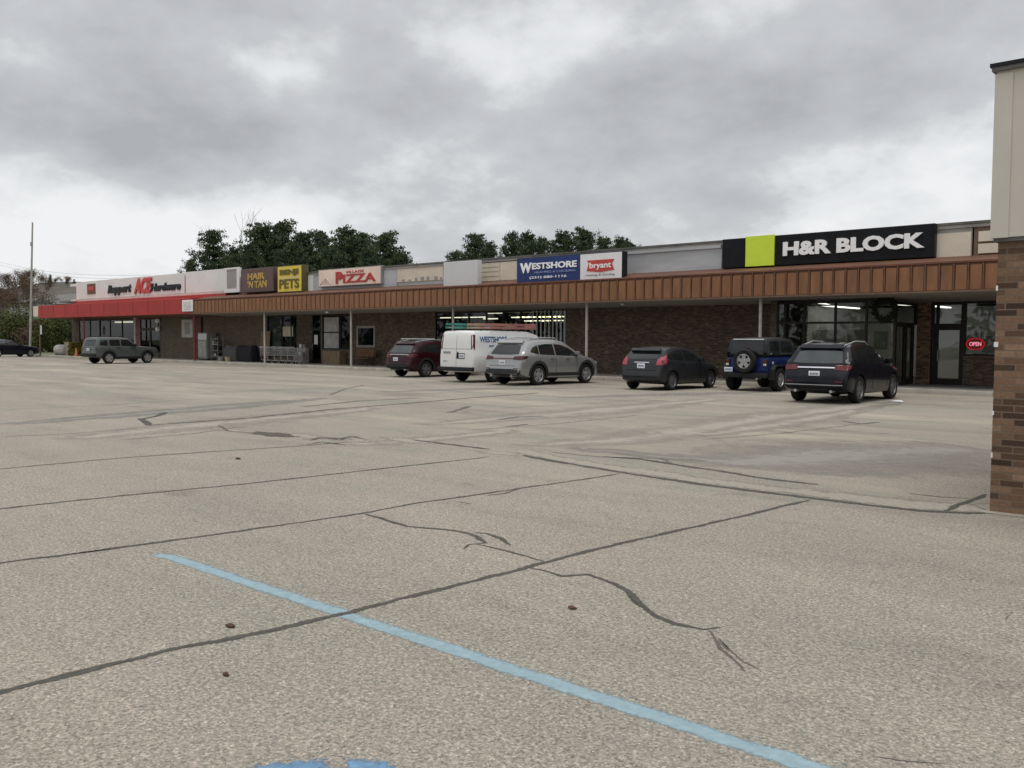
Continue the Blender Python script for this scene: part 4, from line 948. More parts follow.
# dark grey hatchback
def hatch():
    wb, ro, fo, W, H, r = 2.489, .70, .85, .86, 1.46, .315
    c = Car('hatchback', 'small dark grey hatchback with red rear lamps parked by the blank brick wall', 'hatchback', place(672, 390.5, W, 89), 89, 1.03)
    top = [(-ro, .50), (-ro + .03, .66), (-ro + .06, .75), (-ro + .10, .93), (-ro + .15, 1.03), (-ro + .38, 1.28), (-ro + .48, 1.38), (.1, 1.44), (.6, H), (1.0, 1.45), (1.45, 1.36), (1.9, 1.10), (2.1, 1.01), (2.7, .88), (wb + fo - .15, .76), (wb + fo - .03, .60), (wb + fo, .45)]
    bot = [(-ro, .34), (-ro + .3, .24), (0, .19), (wb + .4, .18), (wb + fo, .30)]
    c.body(p_grey, top, bot, PLAN(-ro, wb + fo), W, [(-ro, 1.0), (0, .99), (wb, .88), (wb + fo, .7)], .36, (0, wb), r, 2 * W - .22)
    c.wheels(m_rimd, 7, .2)
    c.strip('rear_window', m_cglass, [(-.56, 1.05), (-.3, 1.03), (.3, 1.03), (.56, 1.05)], [(-.52, 1.24), (-.25, 1.27), (.25, 1.27), (.52, 1.24)], 'b')
    c.strip('spoiler', m_cglass, [(-.58, 1.265), (.58, 1.265)], [(-.56, 1.345), (.56, 1.345)], 'b', off=.10, nv=2)
    for ax in 'rl':
        c.strip('side_window', m_cglass, [(-.28, 1.10), (-.02, 1.03)], [(-.14, 1.22), (-.02, 1.27)], ax)
        c.strip('side_window', m_cglass, [(.03, 1.03), (.72, 1.0)], [(.03, 1.28), (.4, 1.34), (.72, 1.35)], ax)
        c.strip('side_window', m_cglass, [(.78, 1.0), (1.85, .95)], [(.78, 1.35), (1.1, 1.34), (1.4, 1.24), (1.85, .98)], ax)
        c.quad('tail_lamp', m_lamprp, (-ro + .14, .86), (-ro + .32, .90), (-ro + .44, 1.19), (-ro + .22, 1.10), ax, off=.012, nu=6, nv=6)
    for sd in (-1, 1): c.quad('tail_lamp', m_lamprp, (sd * .58, .84), (sd * .80, .86), (sd * .72, 1.12), (sd * .60, 1.04), 'b', off=.012, nu=5, nv=5)
    c.strip('windscreen', m_cglass, [(-.6, 1.05), (.6, 1.05)], [(-.5, 1.33), (.5, 1.33)], 'f')
    c.strip('rear_bumper', m_plast, [(-.70, .30), (.70, .30)], [(-.74, .44), (.74, .44)], 'b', off=.012, nv=2)
    c.strip('tailgate_seam', m_well, [(-.6, .665), (.6, .665)], [(-.6, .68), (.6, .68)], 'b', off=.003, nv=1)
    hit = c.bvh.ray_cast(Vector((-9, 0, .80)), Vector((1, 0, 0)))[0]; c.plate(.0, .74, hit.x - .004)
    c.strip('tailgate_trim', m_chrome, [(-.3, .92), (.3, .92)], [(-.3, .945), (.3, .945)], 'b', off=.012, nv=1)
    for sd in (-1, 1): c.quad('headlight', m_lampw, (sd * .5, .64), (sd * .78, .72), (sd * .74, .82), (sd * .5, .72), 'f', nu=6, nv=3)
    c.quad('grille', m_plast, (-.4, .3), (.4, .3), (.45, .52), (-.45, .52), 'f', nv=3)
    c.seams((.0, .75, 1.72), .32, .97); c.handles((.5, 1.4), .88, p_grey); c.mirror(1.70, W * .92, .97, p_grey)
hatch()

# blue off-roader
def offroader():
    wb, W, r = 2.46, .80, .40
    c = Car('offroad_car', 'blue off-road car with a spare wheel on its tailgate, beside the black suv', 'off-road car', place(780, 391.5, .93, 91), 91, 1.0)
    top = [(-.70, .60), (-.695, 1.10), (-.68, 1.19), (-.6, 1.20), (1.55, 1.20), (1.75, 1.18), (2.8, 1.10), (2.93, 1.02), (2.95, .7), (2.96, .58)]
    bot = [(-.70, .58), (2.96, .56)]
    c.body(p_blue, top, bot, [(-.7, .96), (-.6, 1), (1.5, 1), (1.8, .88), (2.96, .70)], W, [(-.7, 1.17), (2.96, 1.08)], .2, (0, wb), r, 1.62, well=.10)
    vs, fs = loft([(-.68, 1.205), (-.665, 1.5), (-.62, 1.76), (-.55, 1.80), (.2, 1.83), (1.05, 1.83), (1.30, 1.80), (1.62, 1.30), (1.66, 1.205)], [(-.68, 1.19), (1.66, 1.19)], [(-.68, .93), (-.5, .97), (1.66, .95)], W, [(-.68, 1.3), (1.66, 1.3)], .13)
    g = MB(); g.add(vs, fs); hd = g.build('hard_top', plain('black_top_fabric', (.03, .032, .033), .7, var=.3), c.t, smooth=True, angle=30)
    bm = bmesh.new(); bm.from_mesh(hd.data); keep = c.bvh; c.bvh = BVHTree.FromBMesh(bm); bm.free()
    c.quad('rear_window', m_cglass, (-.60, 1.27), (.60, 1.27), (.56, 1.70), (-.56, 1.70), 'b')
    for ax in 'rl':
        c.quad('side_window', m_cglass, (-.50, 1.27), (.30, 1.27), (.30, 1.72), (-.46, 1.70), ax)
        c.quad('side_window', m_cglass, (.42, 1.24), (1.45, 1.24), (1.22, 1.72), (.42, 1.72), ax)
    c.quad('windscreen', m_cglass, (-.62, 1.25), (.62, 1.25), (.58, 1.72), (-.58, 1.72), 'f')
    c.strip('roof_edge_glint', m_alu, [(-.56, 1.755), (.56, 1.755)], [(-.55, 1.785), (.55, 1.785)], 'b', off=.012, nv=1)  # pale strip painted in for light reflecting along the roof's rear edge
    c.bvh = keep
    c.wheels(m_rim, 5, .27, rr=.58)
    for x in (0, wb):                       # flat-topped flares standing off the tub
        for sd in (-1, 1):
            an = [R(a) for a in range(0, 181, 12)]; g = MB(); n = len(an); ys = (sd * (W - .06), sd * (W + .14))
            def sq(a, q): return (x + (r + q) * max(-1, min(1, 1.22 * math.cos(a))) * 1.03, r + (r + q) * min(.92, 1.1 * math.sin(a)))
            P = []
            for q in (.10, .155):
                for y in ys: P += [(sq(a, q)[0], y, sq(a, q)[1]) for a in an]
            F = []
            for i in range(n - 1):
                F += [(i, i + 1, n + i + 1, n + i), (2 * n + i, 3 * n + i, 3 * n + i + 1, 2 * n + i + 1), (n + i, n + i + 1, 3 * n + i + 1, 3 * n + i), (i, 2 * n + i, 2 * n + i + 1, i + 1)]
            g.add(P, F); g.build('fender_flare', m_plast, c.t, smooth=True, angle=30)
    c.box('rear_bumper', m_plast, -.86, -.69, -.80, .80, .47, .63, .02)
    sw = c.wheel(-.86, -1, m_rim, axis='x', y=-.02, z=1.03, w=.25, rr=.62, name='spare_wheel'); sw.data.name = 'spare_wheel'
    g = MB(); g.tube([(-.72, -.02, 1.03), (-.80, -.02, 1.03)], .12, 12); g.build('spare_carrier', m_plast, c.t)
    for sd in (-1, 1):
        L_ = c.box('tail_lamp', m_plast, -.75, -.685, sd * .69 - .09, sd * .69 + .09, .86, 1.10, .015)
        c.box('lens', m_lampr, -.762, -.745, sd * .69 - .065, sd * .69 + .065, .965, 1.08, .01, L_); c.box('lens', m_lampw, -.762, -.745, sd * .69 - .055, sd * .69 + .055, .88, .955, .01, L_)
    c.plate(.62, .66, -.79)
    c.box('fuel_cap', m_plast, -.30, -.12, .795, .82, .9, 1.08, .02)
    c.box('side_light', m_lampw, -.42, -.30, -.815, -.795, .93, 1.02, .01)
    c.box('side_step', m_plast, .45, 2.0, -.90, -.80, .42, .48, .02); c.box('side_step', m_plast, .45, 2.0, .80, .90, .42, .48, .02)
    c.box('front_bumper', m_plast, 2.98, 3.2, -.8, .8, .5, .66, .02); c.box('grille', m_plast, 2.94, 2.985, -.42, .42, .72, 1.0, .02)
    for sd in (-1, 1):
        g = MB(); g.lathe([(0, 2.99), (.09, 2.985), (.095, 2.94)], 'x', 16, (0, sd * .48, .88)); g.build('headlight', m_lampw, c.t, smooth=True)
    c.box('spare_brake_light', m_lampr, -.72, -.69, -.1, .06, 1.46, 1.49, .005)
    c.seams((.38, 1.5), .62, 1.18); c.handles((.48,), 1.02, m_plast); c.mirror(1.42, .80, 1.22, m_plast)
    g = MB(); g.tube([(-.6, -.45, .46), (-.85, -.45, .44)], .035, 10); g.build('exhaust', m_alu, c.t)
offroader()

# white cargo van
def van():
    wb, ro, fo, W, H, r = 3.43, 1.22, .92, .985, 2.07, .37
    p = at(475, 340, 25.3); h = 90
    loc = (p.x - W - .06, 25.3 + ro)
    c = Car('cargo_van', 'white windowless cargo van with blue side lettering, between the maroon and silver suvs', 'van', loc, h, 1.0)
    top = [(-ro, .55), (-ro + .015, 1.2), (-ro + .05, 1.75), (-ro + .11, 1.98), (-ro + .2, 2.05), (.2, H), (2.2, 2.05), (2.75, 1.93), (3.25, 1.42), (3.45, 1.24), (3.9, 1.12), (wb + fo - .12, .98), (wb + fo - .03, .8), (wb + fo, .5)]
    bot = [(-ro, .52), (-ro + .1, .42), (wb, .30), (wb + fo, .38)]
    c.body(p_white, top, bot, [(-ro, .90), (-ro + .05, .96), (-ro + .2, .99), (-ro + .6, 1), (wb - .3, 1), (wb + .5, .95), (wb + fo - .1, .8), (wb + fo, .65)], W, [(-ro, 1.15), (wb, 1.05), (wb + fo, .9)], .10, (0, wb), r, 1.72)
    c.wheels(m_rimd, 8, .23, rr=.6)
    c.box('rear_bumper', m_plast, -ro - .11, -ro + .06, -.96, .96, .46, .62, .03)
    for sd in (-1, 1): c.quad('tail_lamp', m_lampr, (sd * .815, 1.33), (sd * .865, 1.33), (sd * .80, 1.88), (sd * .765, 1.88), 'b', off=.012, nu=4, nv=8)
    for ax in 'rl': c.quad('tail_lamp', m_lampr, (-ro + .03, 1.33), (-ro + .13, 1.33), (-ro + .19, 1.90), (-ro + .10, 1.90), ax, off=.012, nu=3, nv=8)
    for y in (-.006,): c.quad('door_seam', m_well, (y, .62), (y + .012, .62), (y + .012, 1.98), (y, 1.98), 'b', off=.003, nu=1, nv=8)
    c.quad('plate_recess', m_plast, (-.48, .95), (.0 - .02, .95), (-.02, 1.17), (-.48, 1.17), 'b', off=.004, nv=1)
    hit = c.bvh.ray_cast(Vector((-9, -.3, 1.05)), Vector((1, 0, 0)))[0]; c.plate(-.32, .98, hit.x - .012)
    c.strip('door_seam', m_well, [(-.8, 1.33), (.8, 1.33)], [(-.8, 1.342), (.8, 1.342)], 'b', off=.003, nv=1)
    # lettering on the side and the small words on the rear door
    def side_text(body, x0, x1, z0, z1, m, ax=-1):
        me = text_mesh(body, .03, 0, .01); xs = [v.co.x for v in me.vertices]; ys = [v.co.y for v in me.vertices]; a, b, cc, d = min(xs), max(xs), min(ys), max(ys)
        for v in me.vertices:
            xx = x0 + (v.co.x - a) / (b - a) * (x1 - x0); zz = z0 + (v.co.y - cc) / (d - cc) * (z1 - z0)
            hh = c.bvh.ray_cast(Vector((xx, ax * 9, zz)), Vector((0, -ax, 0)))[0]; v.co = (xx, hh.y + ax * (.004 + (.004 if v.co.z > 0 else 0)), zz)
        me.materials.clear(); me.materials.append(m); o = bpy.data.objects.new('lettering', me); COL.objects.link(o); o.parent = c.t
    def back_text(body, y0, y1, z0, z1, m):
        me = text_mesh(body, .02, 0, .01); xs = [v.co.x for v in me.vertices]; ys = [v.co.y for v in me.vertices]; a, b, cc, d = min(xs), max(xs), min(ys), max(ys)
        for v in me.vertices:
            yy = y0 + (v.co.x - a) / (b - a) * (y1 - y0); zz = z0 + (v.co.y - cc) / (d - cc) * (z1 - z0)
            hh = c.bvh.ray_cast(Vector((-9, yy, zz)), Vector((1, 0, 0)))[0]; v.co = (hh.x - .004 - (.004 if v.co.z > 0 else 0), yy, zz)
        me.materials.clear(); me.materials.append(m); o = bpy.data.objects.new('lettering', me); COL.objects.link(o); o.parent = c.t
    ink = plain('blue_lettering', (.03, .12, .26), .5); ink2 = plain('grey_lettering', (.16, .17, .2), .5)
    side_text('WESTSHORE', -.80, .80, 1.60, 1.84, ink); side_text('HEATING & COOLING', -.3, .8, 1.42, 1.50, ink)
    back_text('WESTSHORE', .75, .32, 1.14, 1.24, ink2); back_text('880-1116', .72, .50, .82, .87, ink2)
    for ax in 'rl':
        c.strip('side_window', m_cglass, [(2.05, 1.30), (3.05, 1.26)], [(2.05, 1.80), (2.55, 1.80), (3.05, 1.36)], ax)
        c.strip('sill_cladding', m_plast, [(.45, .40), (3.0, .36)], [(.45, .46), (3.0, .42)], ax, off=.01, nv=1)
    c.strip('windscreen', m_cglass, [(-.75, 1.30), (.75, 1.30)], [(-.66, 1.85), (.66, 1.85)], 'f')
    for sd in (-1, 1): c.quad('headlight', m_lampw, (sd * .5, .72), (sd * .8, .74), (sd * .8, .92), (sd * .5, .9), 'f', nu=5, nv=3)
    c.quad('grille', m_plast, (-.45, .6), (.45, .6), (.45, .9), (-.45, .9), 'f')
    c.seams((.75, 1.95), .5, 1.9); c.mirror(2.85, .96, 1.25, m_plast); c.handles((2.1,), 1.1, m_plast)
    c.box('rear_door_handle', m_plast, -ro - .02, -ro + .02, -.12, -.06, 1.02, 1.22, .01)
    # ladder rack
    g = MB()
    for x in (-.6, .6, 1.7): g.tube([(x, -.80, H - .05), (x, -.78, H + .06), (x, .78, H + .06), (x, .80, H - .05)], .018, 6)
    g.build('roof_rack', m_plast, c.t, smooth=True)
    return c
vanc = van()

# boxy grey-green suv far left
def boxy():
    wb, ro, fo, W, H, r = 2.635, .86, .90, .87, 1.64, .36
    c = Car('boxy_suv', 'boxy grey-green suv parked below the red awning', 'suv', place(109, 363.8, W, 97), 97, 1.05)
    top = [(-ro, .55), (-ro + .03, .8), (-ro + .06, 1.10), (-ro + .14, 1.35), (-ro + .24, 1.58), (-ro + .36, 1.62), (.2, H), (1.0, H), (1.35, 1.61), (1.80, 1.28), (1.95, 1.13), (2.1, 1.09), (wb + .6, 1.02), (wb + fo - .10, .94), (wb + fo - .02, .72), (wb + fo, .5)]
    bot = [(-ro, .42), (0, .28), (wb, .28), (wb + fo, .38)]
    c.body(p_sage, top, bot, [(-ro, .90), (-ro + .06, .95), (-ro + .3, .99), (-ro + .6, 1), (wb, 1), (wb + fo - .3, .96), (wb + fo, .82)], W, [(-ro, 1.08), (wb, 1.0), (wb + fo, .9)], .20, (0, wb), r, 1.54)
    c.wheels(m_rim, 5, .22)
    c.quad('rear_window', m_cglass, (-.6, 1.12), (.6, 1.12), (.55, 1.48), (-.55, 1.48), 'b')
    for ax in 'rl':
        c.quad('side_window', m_cglass, (-.62, 1.14), (-.08, 1.13), (-.08, 1.48), (-.52, 1.47), ax)
        c.quad('side_window', m_cglass, (.05, 1.12), (.74, 1.11), (.74, 1.50), (.05, 1.49), ax)
        c.strip('side_window', m_cglass, [(.84, 1.11), (1.80, 1.08)], [(.84, 1.50), (1.32, 1.50), (1.80, 1.12)], ax)
        c.strip('sill_cladding', m_plast, [(.45, .32), (wb - .45, .32)], [(.45, .44), (wb - .45, .44)], ax, off=.012, nv=1)
    c.quad('windscreen', m_cglass, (-.6, 1.14), (.6, 1.14), (.55, 1.52), (-.55, 1.52), 'f')
    c.arches(m_gplast, .09)
    for sd in (-1, 1):
        c.quad('tail_lamp', m_lampr, (sd * .66, .80), (sd * .80, .80), (sd * .80, 1.04), (sd * .66, 1.04), 'b', off=.014, nu=3, nv=4); c.quad('headlight', m_lampw, (sd * .45, .8), (sd * .66, .8), (sd * .66, .95), (sd * .45, .95), 'f', nu=4, nv=3)
    c.box('rear_bumper', m_plast, -ro - .06, -ro + .06, -.80, .80, .44, .64, .03)
    c.plate(0, .80, -ro - .01); c.seams((.0, .79, 1.78), .4, 1.08); c.handles((.52, 1.45), .98, m_plast); c.mirror(1.72, .83, 1.08, m_plast)
    for sd in (-1, 1):
        g = MB(); g.tube([(-.55, sd * .58, 1.62), (-.45, sd * .58, 1.69), (1.0, sd * .58, 1.70), (1.2, sd * .58, 1.63)], .02, 6); g.build('roof_rail', m_plast, c.t, smooth=True)
boxy()

# dark saloon cut by the left edge
def saloon():
    wb, ro, fo, W, H, r = 2.8, 1.1, .95, .91, 1.46, .33
    h = 100; q = gr(31, 356.8); f = Vector((math.cos(R(h)), math.sin(R(h)), 0)); rt = Vector((f.y, -f.x, 0)); q = q - f * wb - rt * (W - .02)
    c = Car('saloon_car', 'dark navy saloon car cut by the left picture edge', 'car', (q.x, q.y), h)
    top = [(-ro, .5), (-ro + .04, .75), (-ro + .1, .95), (-ro + .5, 1.04), (-ro + .7, 1.07), (-.0, 1.38), (.4, 1.44), (.9, H), (1.4, 1.40), (2.15, 1.03), (2.9, .93), (wb + fo - .2, .80), (wb + fo - .03, .62), (wb + fo, .45)]
    bot = [(-ro, .36), (0, .2), (wb, .2), (wb + fo, .28)]
    c.body(p_navy, top, bot, PLAN(-ro, wb + fo), W, [(-ro, .98), (0, 1.0), (wb, .88), (wb + fo, .7)], .42, (0, wb), r, 1.60)
    c.wheels(m_rim, 10, .21)
    for ax in 'rl':
        c.strip('side_window', m_cglass2, [(-.15, 1.06), (.72, 1.02)], [(.0, 1.25), (.4, 1.34), (.72, 1.36)], ax); c.strip('side_window', m_cglass2, [(.8, 1.02), (1.95, .97)], [(.8, 1.36), (1.1, 1.35), (1.4, 1.27), (1.95, 1.0)], ax)
    c.strip('windscreen', m_cglass, [(-.6, 1.06), (.6, 1.06)], [(-.5, 1.33), (.5, 1.33)], 'f'); c.strip('rear_window', m_cglass, [(-.55, 1.10), (.55, 1.10)], [(-.5, 1.33), (.5, 1.33)], 'b')
    for sd in (-1, 1):
        c.quad('tail_lamp', m_lampr, (sd * .45, .78), (sd * .80, .80), (sd * .78, .93), (sd * .45, .92), 'b', nu=6, nv=3); c.quad('headlight', m_lampw, (sd * .45, .62), (sd * .80, .66), (sd * .76, .78), (sd * .45, .72), 'f', nu=6, nv=3)
    c.quad('grille', m_plast, (-.4, .4), (.4, .4), (.4, .66), (-.4, .66), 'f'); c.seams((.0, .76, 1.8), .3, .98); c.handles((.5, 1.45), .88, p_navy); c.mirror(1.78, W * .9, .98, p_navy)
saloon()

# ------------------------------------------------------------------ things on the walk
def bx(o, name, m, x0, x1, y0, y1, z0, z1, b=.01): g = MB(); g.bbox(x0, x1, y0, y1, z0, z1, b); return g.build(name, m, o)
SZ = .147
# vending machine
x = X(207, 33.9); t = thing('ice_freezer', 'grey-green upright freezer cabinet against the brick wall right of the red casing', 'freezer', (x, 33.9, SZ))
bx(t, 'cabinet', m_vend, -.62, .62, -.35, .4, .1, 1.95, .03); bx(t, 'door', plain('pale_green_door', (.34, .35, .30), .5), -.55, -.02, -.39, -.35, .25, 1.35, .01); bx(t, 'door', plain('pale_green_door2', (.33, .34, .30), .5), .02, .55, -.39, -.35, .25, 1.35, .01)
bx(t, 'header', m_lgrey, -.58, .58, -.38, -.35, 1.45, 1.88, .01); bx(t, 'base', m_dark, -.58, .58, -.32, .38, 0, .1, .005)
# rack of goods beside it
x = X(217, 33.6); t = thing('display_rack', 'wire display rack of dark goods beside the freezer', 'rack', (x, 33.6, SZ))
g = MB()
for sx in (-.45, .45):
    for sy in (-.2, .2): g.tube([(sx, sy, 0), (sx, sy, 1.7)], .02, 6)
for z in (.3, .7, 1.1, 1.5): g.box(-.45, .45, -.2, .2, z, z + .02)
g.build('frame', m_steel, t); rr = random.Random(9)
for z in (.32, .72, 1.12):
    for k in range(3): bx(t, 'goods', rr.choice([m_tarp, m_greyink, m_steel, m_ind]), -.4 + k * .28, -.16 + k * .28, -.17, .17, z, z + rr.uniform(.15, .33), .01)
# covered grill and a dark bench-like heap
def grill(px, y, label, w, h, m):
    t = thing('covered_grill', label, 'grill', (X(px, y), y, SZ)); g = MB()
    prof = [(-.33, 0), (-.36, h * .55), (-.30, h * .8), (-.15, h), (.15, h), (.30, h * .8), (.36, h * .55), (.33, 0)]
    vs = []; n = len(prof)
    for i, f in enumerate((-1, -.94, -.5, 0, .5, .94, 1)):
        sc = .86 if abs(f) == 1 else 1
        for (a, b) in prof: vs.append((f * w, a * sc, b * (sc if b > 0 else 1) * (1 - .05 * math.cos(3 * f))))
    fs = [(i * n + k, i * n + k + 1, (i + 1) * n + k + 1, (i + 1) * n + k) for i in range(6) for k in range(n - 1)] + [tuple(range(n)), tuple(6 * n + k for k in range(n))]
    g.add(vs, fs); g.build('cover', m, t, smooth=True, angle=50)
    g = MB(); g.box(-w * .9, w * .9, -.34, -.30, .0, .08); g.build('hem', m_tarp, t)
    return t
grill(234, 33.3, 'grey covered grill on the walk left of the black covered grill', .75, 1.05, plain('grey_cloth', (.07, .066, .07), .8, var=.3)); grill(248, 33.4, 'black covered grill standing by the upright wooden board', .85, 1.05, m_tarp)
x = X(258.5, 33.9); t = thing('wooden_board', 'upright tan wooden board leaning on the brick wall by the first pale post', 'board', (x, 34.0, SZ))
g = MB(); g.prism([(.30, 0), (.345, 0), (.485, 2.05), (.44, 2.05)], -.55, .55); g.build('planks', m_wood, t); g = MB()
g.prism([(.36, .5), (.32, .5), (.335, .62), (.375, .62)], -.5, .5); g.build('batten', m_wood, t)
# small floor clutter
for px, lab, m in ((221, 'small grey crate on the walk below the display rack', m_greyink), (228, 'small pale tub on the walk beside the grey covered grill', m_tan)):
    t = thing('storage_tub', lab, 'tub', (X(px, 32.9), 32.9, SZ)); g = MB(); g.lathe([(0, .005), (.2, 0), (.24, .3), (.25, .31), (.22, .31), (.18, .03)], 'z', 16); g.build('tub', m, t, smooth=True); g = MB(); g.lathe([(0, .27), (.225, .27)], 'z', 16); g.build('contents', m_ind, t)
# shopping carts in a row
def cart(x, y, label):
    t = thing('shopping_cart', label, 'shopping cart', (x, y, SZ), 0, 'shopping carts in front of the pet shop')
    g = MB(); a = [(-.40, -.24, .50), (.42, -.20, .50), (.42, .20, .50), (-.40, .24, .50)]; b = [(-.48, -.30, .98), (.50, -.24, .92), (.50, .24, .92), (-.48, .30, .98)]
    for q in (a, b): g.tube(q + [q[0]], .014, 5)
    for i in range(4):
        p, q = Vector(a[i]), Vector(a[(i + 1) % 4]); pp, qq = Vector(b[i]), Vector(b[(i + 1) % 4])
        for k in range(6): g.tube([p.lerp(q, k / 6), pp.lerp(qq, k / 6)], .007, 4)
        for k in (.33, .66): g.tube([p.lerp(pp, k), q.lerp(qq, k)], .007, 4)
    for k in range(6): g.tube([(-.40 + .14 * k, -.22, .50), (-.40 + .14 * k, .22, .50)], .007, 4)
    g.build('basket', m_steel, t)
    g = MB(); 
    for s in (-1, 1): g.tube([(-.44, s * .27, .96), (-.46, s * .26, .55), (-.40, s * .24, .20), (.45, s * .18, .16)], .015, 5)
    g.build('chassis', m_steel, t)
    g = MB(); g.tube([(-.52, -.30, 1.02), (-.52, .30, 1.02)], .022, 8); g.build('handle', m_letter, t)
    for sx, sy in ((-.38, -.22), (-.38, .22), (.42, -.17), (.42, .17)):
        g = MB(); g.lathe([(0, -.015), (.06, -.015), (.065, 0), (.06, .015), (0, .015)], 'y', 12, (sx, sy, .065)); g.tube([(sx, sy, .13), (sx, sy, .2)], .012, 5); g.build('wheel', m_rubber, t)
    return t
carts = cart(X(268, 32.7), 32.7, 'leftmost of the five steel shopping carts before the pet shop window')
for i, nm in enumerate(('second from the left of the five steel shopping carts before the pet shop window', 'middle one of the five steel shopping carts before the pet shop window', 'fourth from the left of the five steel shopping carts before the pet shop window', 'rightmost of the five steel shopping carts before the pet shop window')):
    r_ = carts.copy(); COL.objects.link(r_); r_.location = carts.location + Vector((.72 * (i + 1), .05 * (i % 2), 0)); r_['label'] = nm
    for ch in list(carts.children):
        k = ch.copy(); COL.objects.link(k); k.parent = r_
# potted stand by the pet shop window
x = X(301, 33.8); t = thing('plant_stand', 'grey stand of pale pots beside the pet shop window', 'stand', (x, 33.8, SZ))
bx(t, 'base', m_greyink, -.5, .5, -.25, .25, 0, .5)
bx(t, 'upper_step', m_greyink, -.5, .5, .0, .25, .5, 1.0)
for k, (a, z, yy) in enumerate(((-.3, .5, -.12), (.05, .5, -.12), (.32, .5, -.12), (-.2, 1.0, .12), (.2, 1.0, .12))):
    g = MB(); g.lathe([(0, z), (.08, z), (.11, z + .2), (.12, z + .21), (.0, z + .18)], 'z', 12, (a, yy, 0)); g.build('pot', m_letter if k % 2 else m_vend, t, smooth=True)
# bench under small window and crate of wood by pizza window
x = X(362, 33.9); t = thing('bench', 'dark slatted bench against the brick under the small window', 'bench', (x, 33.8, SZ))
g = MB()
for k in range(4): g.bbox(-1.0, 1.0, -.25 + k * .13, -.15 + k * .13, .42, .46, .008)
g.build('seat', m_batten, t); g = MB()
for k in range(4): g.bbox(-1.0, 1.0, .26 + .02 * k, .29 + .02 * k, .52 + .12 * k, .62 + .12 * k, .008)
g.build('backrest', m_batten, t)
for sx in (-.9, .9):
    g = MB(); g.tube([(sx, -.22, 0), (sx, -.22, .42), (sx, .22, .42), (sx, .22, 0)], .025, 6); g.tube([(sx, .22, .42), (sx, .33, .98)], .025, 6); g.build('leg', m_dark, t)
x = X(335, 34.2); t = thing('planter_box', 'low tan plank box against the sill under the pizza window', 'planter', (x, 34.1, SZ))
g = MB()
for k in range(6): g.bbox(-.85 + k * .285, -.575 + k * .285, -.22, -.19, 0, .82, .008)
g.box(-.85, -.82, -.19, .3, 0, .82); g.box(.82, .855, -.19, .3, 0, .82); g.build('planks', plain('tan_planks', (.20, .15, .09), .8, var=.3, stretch=(5, 5, .5)), t); g = MB(); g.box(-.82, .82, -.19, .3, .6, .72); g.build('soil', m_ind, t)
# step ladders lying on the van's rack
def ladder(label, m, x0, x1, y, z):
    t = thing('step_ladder', label, 'ladder', (vanc.t.location.x - y, vanc.t.location.y + x0, z), R(90)); ln = x1 - x0
    for yy, zz in ((-.22, 0), (.22, 0), (-.20, .13), (.20, .13)):
        g = MB(); g.bbox(0, ln * (1 if zz == 0 else .94), yy - .015, yy + .015, zz, zz + .085, .004); g.build('rail', m, t)
    n = max(4, int(ln / .3))
    for k in range(n):
        g = MB(); xx = .1 + (ln - .2) * k / (n - 1); g.box(xx, xx + .07, -.205, .205, .03, .055); g.build('rung', m_alu, t)
    g = MB(); g.bbox(ln - .12, ln + .02, -.25, .25, -.005, .23, .015); g.build('top_cap', m, t); return t
ladder('green step ladder lying at the rear of the white van roof', m_teal, -1.15, 1.25, .45, 2.15); ladder('orange-tan step ladder lying on the middle of the van roof', m_tanbox, -.5, 2.0, -.12, 2.15); ladder('faded red step ladder lying on the right side of the van roof', m_pinkbox, -.2, 2.6, -.66, 2.15)
# far-left yard objects
t = thing('propane_tank', 'white propane tank lying on cradles at the far end of the walk', 'tank', (X(62, 33.2), 33.2, .05))
g = MB(); g.lathe([(0, -1.05), (.3, -.98), (.44, -.8), (.46, -.4), (.46, .4), (.44, .8), (.3, .98), (0, 1.05)], 'x', 20, (0, 0, .55)); g.build('vessel', plain('off_white_tank', (.50, .47, .42), .5), t, smooth=True)
for a in (-.6, .6):
    g = MB(); g.box(a - .08, a + .08, -.4, .4, -.05, .22); g.build('cradle', m_greyink, t)
t = thing('utility_cabinet', 'tan metal cabinet beside the white propane tank', 'cabinet', (X(70, 33.4), 33.4, .0))
bx(t, 'cabinet', m_tan, -.5, .5, -.3, .3, .06, 1.25, .03); bx(t, 'lid', m_tan, -.54, .54, -.34, .34, 1.255, 1.31, .01); bx(t, 'plinth', m_kerb, -.55, .55, -.35, .35, -.02, .06)
x = X(82.5, 32.4); t = thing('traffic_cone', 'orange traffic cone at the foot of the red awning post', 'cone', (x - .5, 32.1, SZ)); g = MB(); g.lathe([(.03, .7), (.05, .68), (.16, .04)], 'z', 16); g.build('cone', m_orange, t, smooth=True); bx(t, 'base', m_orange, -.2, .2, -.2, .2, 0, .04)

